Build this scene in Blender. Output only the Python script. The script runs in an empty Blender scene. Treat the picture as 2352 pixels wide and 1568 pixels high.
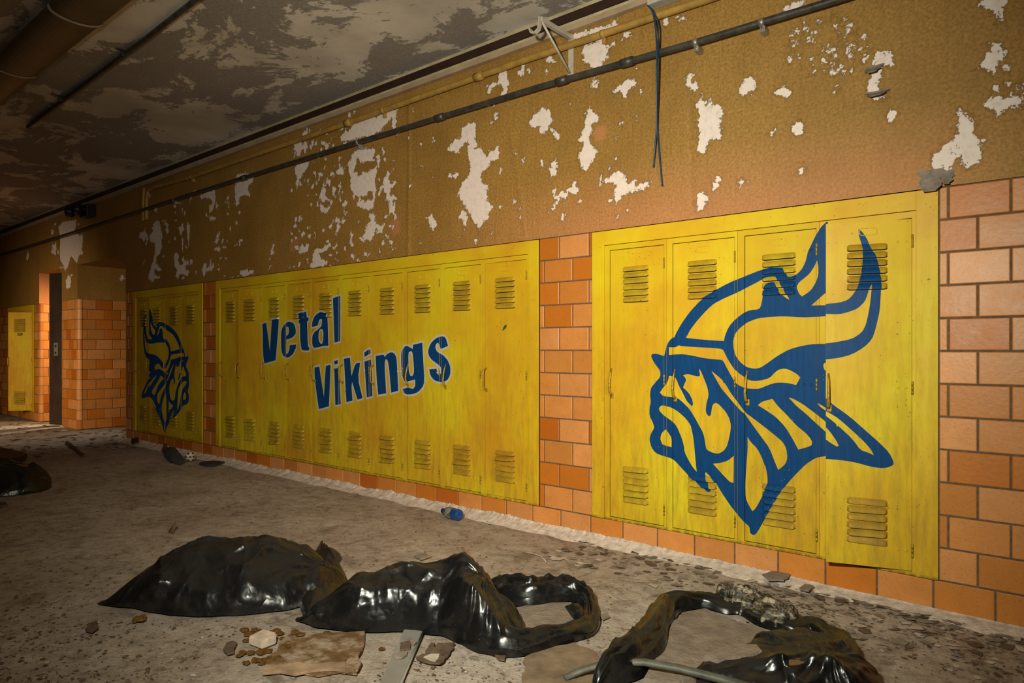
import bpy, bmesh, math, random
import numpy as np
from mathutils import Vector, Matrix, noise as mnoise
from mathutils.geometry import delaunay_2d_cdt

sc = bpy.context.scene
COL = sc.collection
rng = random.Random(7)

# ------------------------------------------------------------------ camera
# world: X runs along the locker wall (right is +), +Y goes into that wall (wall face y=0), Z up, floor z=0
F = 1568.0
TP = 1884.0 / F                       # tangent of the angle between view axis and the wall direction
PHI = math.atan(TP); SP = math.sin(PHI); CP = math.cos(PHI)
DIST, CAMZ = 3.2785, 1.078
XV, YH = 1176.0 - 1884.0, 800.5
KX = F * DIST / CP ** 2               # X = DIST*tan(phi) - KX / (px - XV)
MR = 5.125                            # metres of height per unit of (YH-y)/(x-XV) on the wall
FW = (-CP, SP); RT = (SP, CP)

cam_d = bpy.data.cameras.new('camera')
cam = bpy.data.objects.new('camera', cam_d); COL.objects.link(cam)
cam.location = (0, -DIST, CAMZ)
cam.rotation_euler = (math.pi / 2, 0, math.pi / 2 - PHI)
cam_d.sensor_width = 36.0
cam_d.lens = 36.0 * F / 2352.0
cam_d.shift_y = (YH - 784.0) / 2352.0
cam_d.clip_start = 0.05
sc.camera = cam

def ray(px, py):
    a = (px - 1176.0) / F; c = (YH - py) / F
    return Vector((FW[0] + a * RT[0], FW[1] + a * RT[1], c))
CAM = Vector((0, -DIST, CAMZ))
def on_wall(px, py, y=0.0):
    d = ray(px, py); t = (y + DIST) / d.y
    return CAM + d * t
def on_floor(px, py, z=0.0):
    d = ray(px, py); t = (z - CAMZ) / d.z
    return CAM + d * t
def AB(a, b, z=0.0):                  # lateral / depth coordinates on the floor
    return Vector((b * FW[0] + a * RT[0], -DIST + b * FW[1] + a * RT[1], z))
def crop(ox, oy, s):
    return lambda pts: [(ox + x / s, oy + y / s) for x, y in pts]
def wall2(pts, y=0.0):
    out = []
    for p in pts:
        v = on_wall(p[0], p[1], y); out.append((v.x, v.z))
    return out

# ------------------------------------------------------------------ helpers
def lin(r, g, b):
    f = lambda c: (c / 255 / 12.92) if c / 255 <= 0.04045 else ((c / 255 + 0.055) / 1.055) ** 2.4
    return (f(r), f(g), f(b), 1)

class MB:
    def __init__(s): s.v = []; s.f = []; s.m = []; s.c = None
    def face(s, pts, m=0):
        i = len(s.v); s.v.extend([tuple(p) for p in pts]); s.f.append(tuple(range(i, i + len(pts)))); s.m.append(m)
    def mesh(s, vs, fs, m=0):
        i = len(s.v); s.v.extend([tuple(p) for p in vs])
        for f in fs: s.f.append(tuple(i + k for k in f)); s.m.append(m)
    def box(s, lo, hi, m=0, bev=0.0, M=None):
        x0, y0, z0 = lo; x1, y1, z1 = hi
        if bev <= 0:
            vs = [(x0,y0,z0),(x1,y0,z0),(x1,y1,z0),(x0,y1,z0),(x0,y0,z1),(x1,y0,z1),(x1,y1,z1),(x0,y1,z1)]
            fs = [(0,3,2,1),(4,5,6,7),(0,1,5,4),(1,2,6,5),(2,3,7,6),(3,0,4,7)]
        else:
            bm = bmesh.new(); bmesh.ops.create_cube(bm, size=1)
            for v in bm.verts:
                v.co = Vector(((x0+x1)/2 + v.co.x*(x1-x0), (y0+y1)/2 + v.co.y*(y1-y0), (z0+z1)/2 + v.co.z*(z1-z0)))
            bmesh.ops.bevel(bm, geom=list(bm.edges), offset=bev, segments=2, affect='EDGES', profile=0.7)
            bm.verts.index_update()
            vs = [v.co.copy() for v in bm.verts]; fs = [tuple(v.index for v in f.verts) for f in bm.faces]; bm.free()
        if M is not None: vs = [M @ Vector(v) for v in vs]
        s.mesh(vs, fs, m)
    def tube(s, pts, r, n=10, m=0, cap=True, rfun=None, flat=None):
        pts = [Vector(p) for p in pts]; rings = []; up = Vector((0, 0, 1)); prev = None
        for i, p in enumerate(pts):
            t = (pts[min(i+1, len(pts)-1)] - pts[max(i-1, 0)]).normalized()
            if prev is None:
                a = t.orthogonal() if abs(t.dot(up)) > .95 else (up - t * up.dot(t))
                a.normalize()
            else:
                a = prev - t * prev.dot(t)
                a = a.normalized() if a.length > 1e-6 else t.orthogonal().normalized()
            prev = a; b = t.cross(a); rr = r(i / max(1, len(pts)-1)) if callable(r) else r
            ring = []
            for k in range(n):
                an = 2 * math.pi * k / n
                q = rr * (rfun(i, k) if rfun else 1)
                ring.append(p + a * (math.cos(an) * q * (flat or 1)) + b * (math.sin(an) * q))
            rings.append(ring)
        base = len(s.v)
        for ring in rings: s.v.extend([tuple(q) for q in ring])
        for i in range(len(rings)-1):
            for k in range(n):
                k2 = (k+1) % n
                s.f.append((base+i*n+k, base+i*n+k2, base+(i+1)*n+k2, base+(i+1)*n+k)); s.m.append(m)
        if cap:
            s.f.append(tuple(base+k for k in reversed(range(n)))); s.m.append(m)
            s.f.append(tuple(base+(len(rings)-1)*n+k for k in range(n))); s.m.append(m)
    def lathe(s, prof, M, n=20, m=0):   # prof: (radius, height along local z)
        base = len(s.v)
        for r, h in prof:
            for k in range(n):
                an = 2*math.pi*k/n
                s.v.append(tuple(M @ Vector((r*math.cos(an), r*math.sin(an), h))))
        for i in range(len(prof)-1):
            for k in range(n):
                k2 = (k+1) % n
                s.f.append((base+i*n+k, base+i*n+k2, base+(i+1)*n+k2, base+(i+1)*n+k)); s.m.append(m)
    def build(s, name, mats, parent=None, smooth=False, loc=None, rotz=0.0):
        me = bpy.data.meshes.new(name); me.from_pydata(s.v, [], s.f)
        for mt in (mats if isinstance(mats, (list, tuple)) else [mats]): me.materials.append(mt)
        if any(s.m): me.polygons.foreach_set('material_index', s.m)
        if smooth: me.polygons.foreach_set('use_smooth', [True] * len(me.polygons))
        me.update()
        o = bpy.data.objects.new(name, me); COL.objects.link(o)
        if parent: o.parent = parent
        if loc: o.location = loc
        o.rotation_euler.z = rotz
        return o

def weld(o, dist=1e-5, recalc=True):
    bm = bmesh.new(); bm.from_mesh(o.data)
    bmesh.ops.remove_doubles(bm, verts=bm.verts, dist=dist)
    if recalc: bmesh.ops.recalc_face_normals(bm, faces=bm.faces)
    bm.to_mesh(o.data); bm.free(); return o
def tag(o, label, cat, group=None):
    o['label'] = label; o['category'] = cat
    if group: o['group'] = group
    return o
def thing(name, label, cat, loc=(0, 0, 0), group=None):
    o = bpy.data.objects.new(name, None); COL.objects.link(o); o.location = loc
    o.empty_display_size = .1
    return tag(o, label, cat, group)
def struct(o): o['kind'] = 'structure'; return o
def stuff(o): o['kind'] = 'stuff'; return o

# ------------------------------------------------------------------ materials
class NT:
    def __init__(s, name):
        s.mat = bpy.data.materials.new(name); s.mat.use_nodes = True
        s.t = s.mat.node_tree; s.t.nodes.clear()
        s.out = s.n('ShaderNodeOutputMaterial'); s.b = s.n('ShaderNodeBsdfPrincipled')
        s.l(s.b.outputs[0], s.out.inputs[0])
        s.tc = s.n('ShaderNodeTexCoord')
    def n(s, k, **kw):
        x = s.t.nodes.new(k)
        for a, v in kw.items(): setattr(x, a, v)
        return x
    def l(s, a, b): s.t.links.new(a, b)
    def set(s, sock, v):
        if hasattr(v, 'is_output') or isinstance(v, bpy.types.NodeSocket): s.l(v, sock)
        else: sock.default_value = v
    def mapped(s, scale=(1, 1, 1), rot=(0, 0, 0), src='Object'):
        m = s.n('ShaderNodeMapping'); m.inputs['Scale'].default_value = scale; m.inputs['Rotation'].default_value = rot
        s.l(s.tc.outputs[src], m.inputs[0]); return m.outputs[0]
    def noise(s, scale, detail=4, rough=.55, vec=None, dist=0.0, w=None):
        x = s.n('ShaderNodeTexNoise'); x.inputs['Scale'].default_value = scale; x.inputs['Detail'].default_value = detail
        x.inputs['Roughness'].default_value = rough; x.inputs['Distortion'].default_value = dist
        s.l(vec if vec is not None else s.tc.outputs['Object'], x.inputs['Vector']); return x.outputs[0]
    def vor(s, scale, vec=None, feature='F1', out=0):
        x = s.n('ShaderNodeTexVoronoi'); x.feature = feature; x.inputs['Scale'].default_value = scale
        s.l(vec if vec is not None else s.tc.outputs['Object'], x.inputs['Vector']); return x.outputs[out]
    def ramp(s, f, stops):
        r = s.n('ShaderNodeValToRGB'); e = r.color_ramp.elements
        while len(e) < len(stops): e.new(.5)
        for i, (p, c) in enumerate(stops):
            e[i].position = p; e[i].color = c if not isinstance(c, (int, float)) else (c, c, c, 1)
        s.l(f, r.inputs[0]); return r.outputs[0]
    def mix(s, f, a, b, mode='MIX'):
        x = s.n('ShaderNodeMix', data_type='RGBA', blend_type=mode)
        s.set(x.inputs[0], f); s.set(x.inputs[6], a); s.set(x.inputs[7], b); return x.outputs[2]
    def math(s, op, a, b=0.0, c=None, clamp=False):
        x = s.n('ShaderNodeMath', operation=op); x.use_clamp = clamp
        s.set(x.inputs[0], a); s.set(x.inputs[1], b)
        if c is not None: s.set(x.inputs[2], c)
        return x.outputs[0]
    def attr(s, name, out='Fac'):
        x = s.n('ShaderNodeAttribute'); x.attribute_name = name; return x.outputs[out]
    def bump(s, h, strength=.3, dist=.01, nrm=None):
        x = s.n('ShaderNodeBump'); x.inputs['Strength'].default_value = strength; x.inputs['Distance'].default_value = dist
        s.l(h, x.inputs['Height'])
        if nrm is not None: s.l(nrm, x.inputs['Normal'])
        return x.outputs[0]
    def done(s, col, rough=.6, metal=0.0, nrm=None, spec=.5):
        s.set(s.b.inputs['Base Color'], col); s.set(s.b.inputs['Roughness'], rough); s.b.inputs['Metallic'].default_value = metal
        s.b.inputs['Specular IOR Level'].default_value = spec
        if nrm is not None: s.l(nrm, s.b.inputs['Normal'])
        return s.mat

def simple(name, col, rough=.6, metal=0.0, var=.25, scale=20, bump=.15, spec=.5, dist=.004):
    t = NT(name); n = t.noise(scale, 5, .6)
    dark = tuple(c * (1 - var) for c in col[:3]) + (1,); lite = tuple(min(1, c * (1 + var * .6)) for c in col[:3]) + (1,)
    c = t.ramp(n, [(.3, dark), (.7, lite)])
    nr = t.bump(t.noise(scale * 4, 4, .6), bump, dist)
    return t.done(c, rough, metal, nr, spec)

def mat_yellow(name='locker_yellow_paint', grime=0.0):
    t = NT(name)
    info = t.n('ShaderNodeObjectInfo')
    geo = t.n('ShaderNodeNewGeometry')
    pos = t.n('ShaderNodeSeparateXYZ'); t.l(geo.outputs['Position'], pos.inputs[0])
    wp = geo.outputs['Position']
    big = t.noise(1.6, 4, .6, wp)
    col = t.ramp(big, [(.32, (.60, .32, .016, 1)), (.5, (.67, .44, .013, 1)), (.68, (.70, .565, .014, 1))])
    col = t.mix(1.0, col, t.ramp(info.outputs['Random'], [(0, (.90, .80, .8, 1)), (.5, (1, .95, 1, 1)), (1, (1, 1.0, 1, 1))]), 'MULTIPLY')
    # streaky grime, heavier low on the doors
    mp = t.n('ShaderNodeMapping'); mp.inputs['Scale'].default_value = (9, 9, 1.4); t.l(wp, mp.inputs[0])
    st = t.noise(3.5, 6, .7, mp.outputs[0])
    low = t.math('MULTIPLY_ADD', pos.outputs[2], -.55, .98, clamp=True)
    gr = t.math('MULTIPLY', t.ramp(st, [(.40, 0.0), (.72, 1.0)]), low)
    col = t.mix(t.math('MULTIPLY', gr, .75), col, (.24, .15, .02, 1))
    if grime: col = t.mix(t.math('MULTIPLY', t.ramp(t.noise(14, 6, .65, wp), [(.30, .35), (.62, 1.0)]), grime), col, (.20, .115, .018, 1))
    # pale scuffs
    sc2 = t.ramp(t.noise(11, 8, .75, wp), [(.62, 0.0), (.72, 1.0)])
    col = t.mix(t.math('MULTIPLY', sc2, .22), col, (.78, .66, .16, 1))
    # orange rust blooms and dark pits
    rb = t.ramp(t.noise(18, 7, .72, mp.outputs[0]), [(.60, 0.0), (.72, 1.0)])
    col = t.mix(t.math('MULTIPLY', rb, .5), col, (.45, .17, .012, 1))
    pit = t.ramp(t.noise(95, 3, .6, wp), [(.66, 0.0), (.71, 1.0)])
    gate = t.ramp(t.noise(6, 3, .6, wp), [(.46, 0.0), (.56, 1.0)])
    col = t.mix(t.math('MULTIPLY', pit, gate), col, (.07, .03, .008, 1))
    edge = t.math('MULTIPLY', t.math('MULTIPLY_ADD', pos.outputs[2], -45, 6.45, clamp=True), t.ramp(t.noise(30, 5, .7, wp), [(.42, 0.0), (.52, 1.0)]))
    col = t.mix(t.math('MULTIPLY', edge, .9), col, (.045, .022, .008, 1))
    rg = t.math('MULTIPLY_ADD', big, .25, .36)
    rg = t.math('ADD', rg, t.math('MULTIPLY', gr, .25))
    nr = t.bump(t.noise(9, 5, .5, wp), .10, .02)
    nr = t.bump(t.noise(160, 3, .6, wp), .08, .003, nr)
    return t.done(col, rg, 0, nr, .24)

def mat_blue():
    t = NT('blue_paint'); geo = t.n('ShaderNodeNewGeometry'); wp = geo.outputs['Position']
    mp = t.n('ShaderNodeMapping'); mp.inputs['Scale'].default_value = (14, 14, 1.5); t.l(wp, mp.inputs[0])
    c = t.ramp(t.noise(5, 5, .6, mp.outputs[0]), [(.3, (.004, .040, .140, 1)), (.7, (.006, .058, .185, 1))])
    sp = t.ramp(t.vor(48, wp), [(.05, 1.0), (.10, 0.0)])
    gate = t.ramp(t.noise(5, 3, .6, wp), [(.52, 0.0), (.62, 1.0)])
    c = t.mix(t.math('MULTIPLY', t.math('MULTIPLY', sp, gate), .75), c, (.35, .42, .5, 1))
    nr = t.bump(t.noise(60, 4, .6, mp.outputs[0]), .12, .003)
    return t.done(c, .45, 0, nr, .12)

def mat_white():
    t = NT('white_outline_paint'); geo = t.n('ShaderNodeNewGeometry'); wp = geo.outputs['Position']
    c = t.ramp(t.noise(20, 5, .6, wp), [(.3, (.50, .44, .40, 1)), (.7, (.62, .56, .52, 1))])
    return t.done(c, .5, 0, t.bump(t.noise(60, 4, .6, wp), .1, .003))

def mat_plaster_wall():
    t = NT('peeling_mustard_wall_paint')
    wp = t.tc.outputs['Object']
    sd = t.attr('peel'); tan = t.attr('tan')
    n1 = t.noise(30, 10, .74); n2 = t.noise(7, 4, .6)
    d = t.math('ADD', sd, t.math('MULTIPLY', t.math('SUBTRACT', n1, .5), .12))
    d = t.math('ADD', d, t.math('MULTIPLY', t.math('SUBTRACT', n2, .5), .03))
    mask = t.ramp(t.math('MULTIPLY_ADD', d, 40, .5, clamp=True), [(.44, 0.0), (.56, 1.0)])
    lip = t.ramp(t.math('MULTIPLY_ADD', d, 40, .5, clamp=True), [(.05, 0.0), (.42, 1.0)])
    big = t.noise(1.3, 5, .6); fine = t.noise(75, 5, .65)
    c = t.ramp(big, [(.28, (.31, .155, .032, 1)), (.5, (.41, .210, .046, 1)), (.72, (.47, .248, .056, 1))])
    c = t.mix(t.ramp(fine, [(.36, .65), (.62, 0.0)]), c, (.16, .080, .014, 1))
    c = t.mix(t.ramp(t.noise(4.5, 6, .65), [(.5, 0.0), (.72, .45)]), c, (.22, .12, .024, 1))
    vs = t.noise(6, 5, .6, t.mapped((7, 7, .5)))
    c = t.mix(t.ramp(vs, [(.52, 0.0), (.75, .5)]), c, (.22, .11, .016, 1))
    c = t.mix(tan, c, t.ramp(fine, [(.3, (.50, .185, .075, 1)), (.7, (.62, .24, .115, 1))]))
    pl = t.ramp(t.noise(30, 6, .7), [(.25, (.60, .46, .41, 1)), (.5, (.78, .63, .57, 1)), (.75, (.82, .69, .62, 1))])
    col = t.mix(mask, c, pl)
    h = t.math('ADD', t.math('MULTIPLY', fine, .45), t.math('MULTIPLY', t.noise(24, 5, .6), .22))
    h = t.math('MULTIPLY', h, t.math('SUBTRACT', 1.0, t.math('MULTIPLY', mask, .85)))
    h = t.math('SUBTRACT', h, t.math('MULTIPLY', mask, .55))
    h = t.math('ADD', h, t.math('MULTIPLY', t.math('SUBTRACT', lip, mask), .08))
    nr = t.bump(h, .75, .012)
    return t.done(col, t.math('MULTIPLY_ADD', mask, .25, .58), 0, nr, .35)

def mat_tile():
    t = NT('glazed_orange_tile'); c = t.attr('tilecol', 'Color')
    n = t.noise(9, 5, .65); sp = t.noise(170, 3, .7)
    c = t.mix(t.ramp(n, [(.3, .35), (.7, 0.0)]), c, (.36, .13, .02, 1))
    c = t.mix(t.ramp(sp, [(.58, 0.0), (.70, .55)]), c, (.16, .06, .015, 1))
    ch = t.ramp(t.noise(23, 8, .75), [(.66, 0.0), (.74, .7)])
    c = t.mix(ch, c, (.14, .06, .02, 1))
    nr = t.bump(t.noise(55, 4, .6), .16, .006)
    return t.done(c, t.math('MULTIPLY_ADD', n, .22, .30), 0, nr, .35)

def mat_floor():
    t = NT('dusty_debris_floor')
    a = t.noise(1.1, 6, .62); b = t.noise(14, 7, .7); c3 = t.noise(90, 4, .7)
    col = t.ramp(b, [(.28, (.30, .23, .18, 1)), (.5, (.50, .405, .335, 1)), (.72, (.62, .52, .44, 1))])
    col = t.mix(t.ramp(a, [(.42, .0), (.66, .6)]), col, (.26, .18, .125, 1))
    dk = t.ramp(t.noise(5, 9, .74, dist=.6), [(.55, 0.0), (.66, 1.0)])
    col = t.mix(t.math('MULTIPLY', dk, .55), col, (.16, .11, .075, 1))
    fk = t.ramp(t.noise(26, 7, .72, t.mapped((1.0, 1.0, 1))), [(.545, 0.0), (.605, 1.0)])
    fk = t.math('MULTIPLY', fk, t.ramp(t.noise(2.2, 4, .6), [(.42, .15), (.62, 1.0)]))
    col = t.mix(t.math('MULTIPLY', fk, .82), col, (.13, .09, .06, 1))
    sp = t.ramp(t.vor(60, None), [(.06, 1.0), (.13, 0.0)])
    col = t.mix(t.math('MULTIPLY', sp, .5), col, (.60, .50, .42, 1))
    col = t.mix(t.ramp(c3, [(.33, .40), (.55, 0.0)]), col, (.20, .15, .115, 1))
    h = t.math('ADD', t.math('MULTIPLY', b, .6), t.math('MULTIPLY', c3, .35))
    h = t.math('ADD', h, t.math('MULTIPLY', dk, .3))
    nr = t.bump(h, .8, .018)
    return t.done(col, .85, 0, nr, .25)

def mat_ceiling():
    t = NT('flaking_ceiling_paint')
    v = t.mapped((1.5, 2.1, 1), (0, 0, .35)); v.node.inputs['Location'].default_value = (6.2, 2.9, 0)
    a = t.noise(.85, 10, .70, v, .5); b = t.noise(26, 7, .7)
    m = t.math('ADD', a, t.math('MULTIPLY', t.math('SUBTRACT', b, .5), .16))
    mask = t.ramp(m, [(.495, 0.0), (.515, 1.0)])
    g = t.ramp(t.noise(60, 4, .7), [(.3, (.25, .21, .19, 1)), (.7, (.38, .33, .30, 1))])
    p = t.ramp(t.noise(3, 5, .6), [(.3, (.60, .51, .44, 1)), (.6, (.76, .67, .59, 1)), (.8, (.70, .60, .46, 1))])
    col = t.mix(mask, g, p)
    bl = t.ramp(t.noise(.7, 4, .5), [(.5, 0.0), (.72, .6)])
    col = t.mix(bl, col, (.17, .14, .12, 1))
    nr = t.bump(t.math('ADD', t.math('MULTIPLY', t.noise(80, 4, .7), .4), mask), .5, .008)
    return t.done(col, .8, 0, nr, .3)

def mat_bag():
    t = NT('black_plastic_film')
    v = t.tc.outputs['Object']
    dust = t.ramp(t.noise(7, 7, .7), [(.50, 0.0), (.75, 1.0)])
    geo = t.n('ShaderNodeNewGeometry'); sx = t.n('ShaderNodeSeparateXYZ'); t.l(geo.outputs['Normal'], sx.inputs[0])
    up = t.ramp(sx.outputs[2], [(.55, 0.0), (.95, 1.0)])
    dd = t.math('MULTIPLY', t.math('MAXIMUM', t.math('MULTIPLY', dust, .55), t.math('MULTIPLY', up, .30)), .8)
    col = t.mix(dd, (.006, .006, .0065, 1), (.058, .047, .036, 1))
    sp = t.ramp(t.vor(70), [(.05, 1.0), (.1, 0.0)])
    gate = t.ramp(t.noise(9, 3, .6), [(.52, 0.0), (.65, 1.0)])
    col = t.mix(t.math('MULTIPLY', t.math('MULTIPLY', sp, gate), .6), col, (.4, .33, .26, 1))
    rg = t.math('MULTIPLY_ADD', dd, .45, .27)
    w = t.noise(9, 2, .45, t.mapped((1, 2.0, 1.5), (0, 0, .6)))
    cr = t.math('ABSOLUTE', t.math('SUBTRACT', w, .5))
    nr = t.bump(cr, .30, .03)
    return t.done(col, rg, 0, nr, .5)

def mat_rustboard():
    t = NT('rust_stained_board')
    n = t.noise(9, 8, .72); n2 = t.noise(40, 5, .7)
    c = t.ramp(n, [(.3, (.10, .055, .022, 1)), (.47, (.20, .115, .055, 1)), (.56, (.40, .29, .21, 1)), (.8, (.52, .40, .32, 1))])
    c = t.mix(t.ramp(n2, [(.4, .5), (.6, 0.0)]), c, (.14, .055, .012, 1))
    return t.done(c, .85, 0, t.bump(n2, .6, .01), .2)

YEL, BLU, WHT = mat_yellow(), mat_blue(), mat_white(); YELV = mat_yellow('grimy_louvre_yellow_paint', .62)
WALLM, TILEM, FLOORM, CEILM, BAGM = mat_plaster_wall(), mat_tile(), mat_floor(), mat_ceiling(), mat_bag()
GROUT = simple('dark_grout', (.115, .085, .066, 1), .9, 0, .4, 40, .4)
DARK = simple('dark_gap', (.012, .009, .006, 1), .8)
INSIDE = simple('locker_inside_grey', (.05, .038, .018, 1), .7)
HANDLE = simple('painted_handle_metal', (.40, .25, .02, 1), .42, .2, .6, 60, .3)
REDTRIM = simple('dark_red_trim_paint', (.034, .010, .006, 1), .6, 0, .3, 12, .3)
BEIGE = simple('beige_raceway_paint', (.42, .29, .18, 1), .55, 0, .22, 6, .2)
CREAM = simple('cream_moulding_paint', (.50, .40, .24, 1), .6, 0, .25, 14, .3)
YPIPE = simple('yellow_pipe_paint', (.40, .22, .045, 1), .5, 0, .3, 14, .3)
GPIPE = simple('grey_conduit_metal', (.085, .078, .072, 1), .45, .5, .5, 18, .3)
STEEL = simple('galvanised_steel', (.42, .38, .34, 1), .4, .7, .3, 30, .2)
OFFWHITE = simple('off_white_metal', (.55, .48, .40, 1), .5, .1, .25, 18, .2)
BLUECABLE = simple('blue_cable_sheath', (.010, .050, .110, 1), .4, 0, .3, 20, .1)
BLACKPLASTIC = simple('black_plastic', (.010, .012, .012, 1), .4, 0, .3, 20, .1)
LENS = simple('grimy_lamp_lens', (.12, .082, .042, 1), .45, 0, .3, 5, .15)
DOORBROWN = simple('dark_brown_door_wood', (.040, .020, .011, 1), .5, 0, .4, 5, .2)
DUST = simple('pale_dust', (.74, .63, .54, 1), .95, 0, .35, 24, .55, .2, .012)
CHIP1 = simple('brown_chip', (.14, .088, .056, 1), .85, 0, .4, 30, .5, .2)
CHIP2 = simple('grey_chip', (.26, .205, .165, 1), .85, 0, .35, 30, .5, .2)
CHIP3 = simple('pale_chip', (.52, .42, .35, 1), .85, 0, .3, 30, .5, .2)
RUSTY = simple('rusty_crumb', (.19, .085, .016, 1), .85, 0, .5, 60, .9, .2, .01)
SLABM = simple('dusty_grey_slab', (.27, .205, .16, 1), .75, 0, .3, 18, .6, .3, .01)
RUSTB = mat_rustboard()
MATS = [YEL, BLU, WHT, DARK, simple('green_smear_paint', (.02, .10, .02, 1), .5)]

# ------------------------------------------------------------------ painted emblem and lettering (traced shapes, wall coordinates)
A = crop(1350, 430, 2.767); B = crop(1350, 850, 2.767); C3 = crop(1480, 760, 6.273)
C4 = crop(1480, 960, 5.6); C5 = crop(1700, 780, 4.9); C6 = crop(1640, 490, 4.3545)
OUT = C6([(1130,78),(1142,98),(1142,790),(1113,795),(1040,860),(975,920),(1142,918),(1142,1025),(1025,1035),(880,1040),(700,1028),(560,1035),(440,1048),(330,1090),(260,1145),(215,1195),(195,1260),(195,1330),(210,1410),(250,1475),(320,1535),(400,1552),(460,1545),(530,1500),(640,1420),(760,1355),(900,1318),(1020,1303),(1142,1303)]) \
  + C5([(985,45),(985,1300),(948,1312),(900,1318),(840,1335),(740,1400),(640,1500),(575,1568)]) \
  + B([(1230,770),(1175,860),(1130,940),(1075,1035),(1060,1046),(1043,1044),(1031,1030),(1028,992),(990,962),(950,915),(900,850),(850,775),(815,715),(790,685),(752,648),(745,655),(757,695),(780,755),(785,770),(772,773),(745,757),(690,707),(640,668),(600,625),(550,570),(520,556),(480,545),(430,525),(405,490),(392,440),(400,405),(420,372)]) \
  + C3([(145,1390),(125,1320),(75,1220),(75,1100),(95,1020),(82,920),(95,820),(150,750),(232,660),(230,570),(150,470),(97,370),(110,330),(175,325),(285,360),(300,300),(315,230),(350,150),(410,90),(430,95)]) \
  + A([(569,913),(600,860),(650,790),(720,715),(800,660),(900,605),(1000,565),(1100,525),(1150,512)]) \
  + C6([(560,540),(685,540),(700,560),(720,600),(750,640),(800,628),(850,590),(890,540),(920,470),(940,380),(970,320),(1020,215),(1070,135)])
HOLES = [
  C3([(605,98),(620,50)]) + A([(630,950),(650,908),(700,842),(760,777)]) + C6([(0,902),(110,845),(215,800),(420,695),(520,640),(615,628),(640,660),(700,760),(755,862),(720,845),(665,800),(640,745),(610,690),(580,683),(530,700),(505,740),(490,790),(482,870),(465,940),(440,960),(370,965),(300,990),(210,1060),(150,1130),(110,1220),(100,1275)]) + C3([(1000,135),(800,120)]),
  C6([(825,735),(850,690),(900,650),(960,600),(1010,520),(1030,470),(1042,520),(1045,610),(1020,690),(965,775),(880,830),(850,800)]),
  C3([(355,235),(460,235),(490,205),(550,220),(800,235),(1000,245),(1130,260),(1160,320),(1210,420),(1290,540),(1310,560)]) + C5([(0,390),(60,425),(110,460),(200,465),(330,435),(400,360),(440,335),(500,322),(570,345),(640,385),(678,425),(630,510),(560,490),(450,480),(370,490),(290,520),(220,550),(150,552),(60,545),(0,520)]) + C3([(1310,745),(1250,640),(1200,550),(1150,450),(1120,415),(1000,405),(860,390),(700,355),(560,332),(460,335),(355,345)]),
  C3([(355,645),(430,650),(460,690),(500,790),(560,900),(600,990),(650,1050),(685,1080),(705,1060),(690,980),(640,890),(590,840),(560,815),(575,770),(605,710),(590,670),(560,640),(620,615),(700,640),(790,655),(805,635),(790,560),(800,550),(830,610),(880,730),(915,830),(928,930),(895,1040),(885,1150),(900,1200),(935,1228),(960,1210),(970,1140),(985,1060),(1030,1030),(1080,1060),(1180,1170),(1230,1270),(1250,1360),(1240,1450)]) + C4([(1085,280),(1060,370),(1010,430),(950,457),(880,445),(800,405),(785,330),(770,230),(740,150)]) + C3([(800,1380),(734,1255),(650,1120),(560,1030),(490,970),(440,955),(350,945),(270,935),(225,885),(265,825),(310,770),(345,710)]),
  C3([(210,1120),(230,1080),(270,1070),(400,1105),(500,1170),(600,1260),(670,1360)]) + C4([(610,150),(635,270),(655,500),(675,690),(630,640),(570,540),(520,440),(510,350),(480,250),(430,130),(400,80),(357,40)]) + C3([(330,1250),(280,1215),(220,1150)]),
  C4([(275,143),(225,190),(205,260),(225,320),(245,345),(350,373),(352,255),(310,190)]),
  C3([(970,580),(985,590),(1050,640),(1130,710),(1180,780),(1230,870),(1300,965),(1370,1060)]) + C5([(60,820),(150,885),(280,985),(400,1080),(480,1150),(520,1220),(533,1330),(510,1400),(430,1465),(390,1370),(330,1215),(230,1080),(100,900),(50,830)]) + C3([(1400,1160),(1300,1050),(1200,930),(1120,840),(1060,740),(1010,650)]),
  C5([(85,1095),(120,1150),(190,1220),(240,1310),(280,1420)]) + C4([(1560,620),(1585,750),(1585,850),(1520,1000),(1430,1165),(1390,1195),(1340,1110),(1305,1030),(1300,850),(1315,600),(1330,400)]),
  C4([(885,587),(980,575),(1080,545),(1150,485),(1148,830),(1110,825),(1060,780),(960,670)]),
  C5([(200,735),(250,695),(365,665),(420,740),(530,850),(640,970),(740,1050),(800,1120),(812,1160),(800,1195),(655,1235),(600,1130),(510,980),(400,865),(280,785)]),
  C5([(548,650),(590,660),(700,720),(830,815),(990,945),(990,1060),(850,935),(740,830),(640,750)]),
  C5([(870,715),(900,725),(990,785),(990,815),(900,755)]),
  C5([(990,255),(945,260),(934,290),(950,345),(990,350)]),
]
D4OUT = [C6([(1080,907),(1113,905),(1250,893),(1340,865),(1400,800),(1445,720),(1480,560),(1487,450),(1485,330),(1450,230),(1445,152),(1490,190),(1540,270),(1560,340),(1620,420),(1655,560),(1675,680),(1670,780),(1660,960),(1640,1060),(1610,1180),(1580,1260),(1500,1340),(1380,1410),(1250,1445),(1113,1460),(1080,1460),(1080,1302),(1200,1290),(1380,1255),(1480,1190),(1520,1110),(1545,1000),(1565,880),(1580,720),(1572,715),(1555,740),(1540,800),(1510,880),(1440,950),(1350,985),(1250,1010),(1113,1005),(1080,1005)]),
         C5([(930,630),(958,650),(1000,690),(1060,740),(1230,860),(1400,1010),(1560,1150),(1680,1270),(1732,1380),(1720,1415),(1650,1440),(1580,1445),(1480,1430),(1300,1380),(1150,1355),(958,1340),(930,1340)])]
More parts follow.
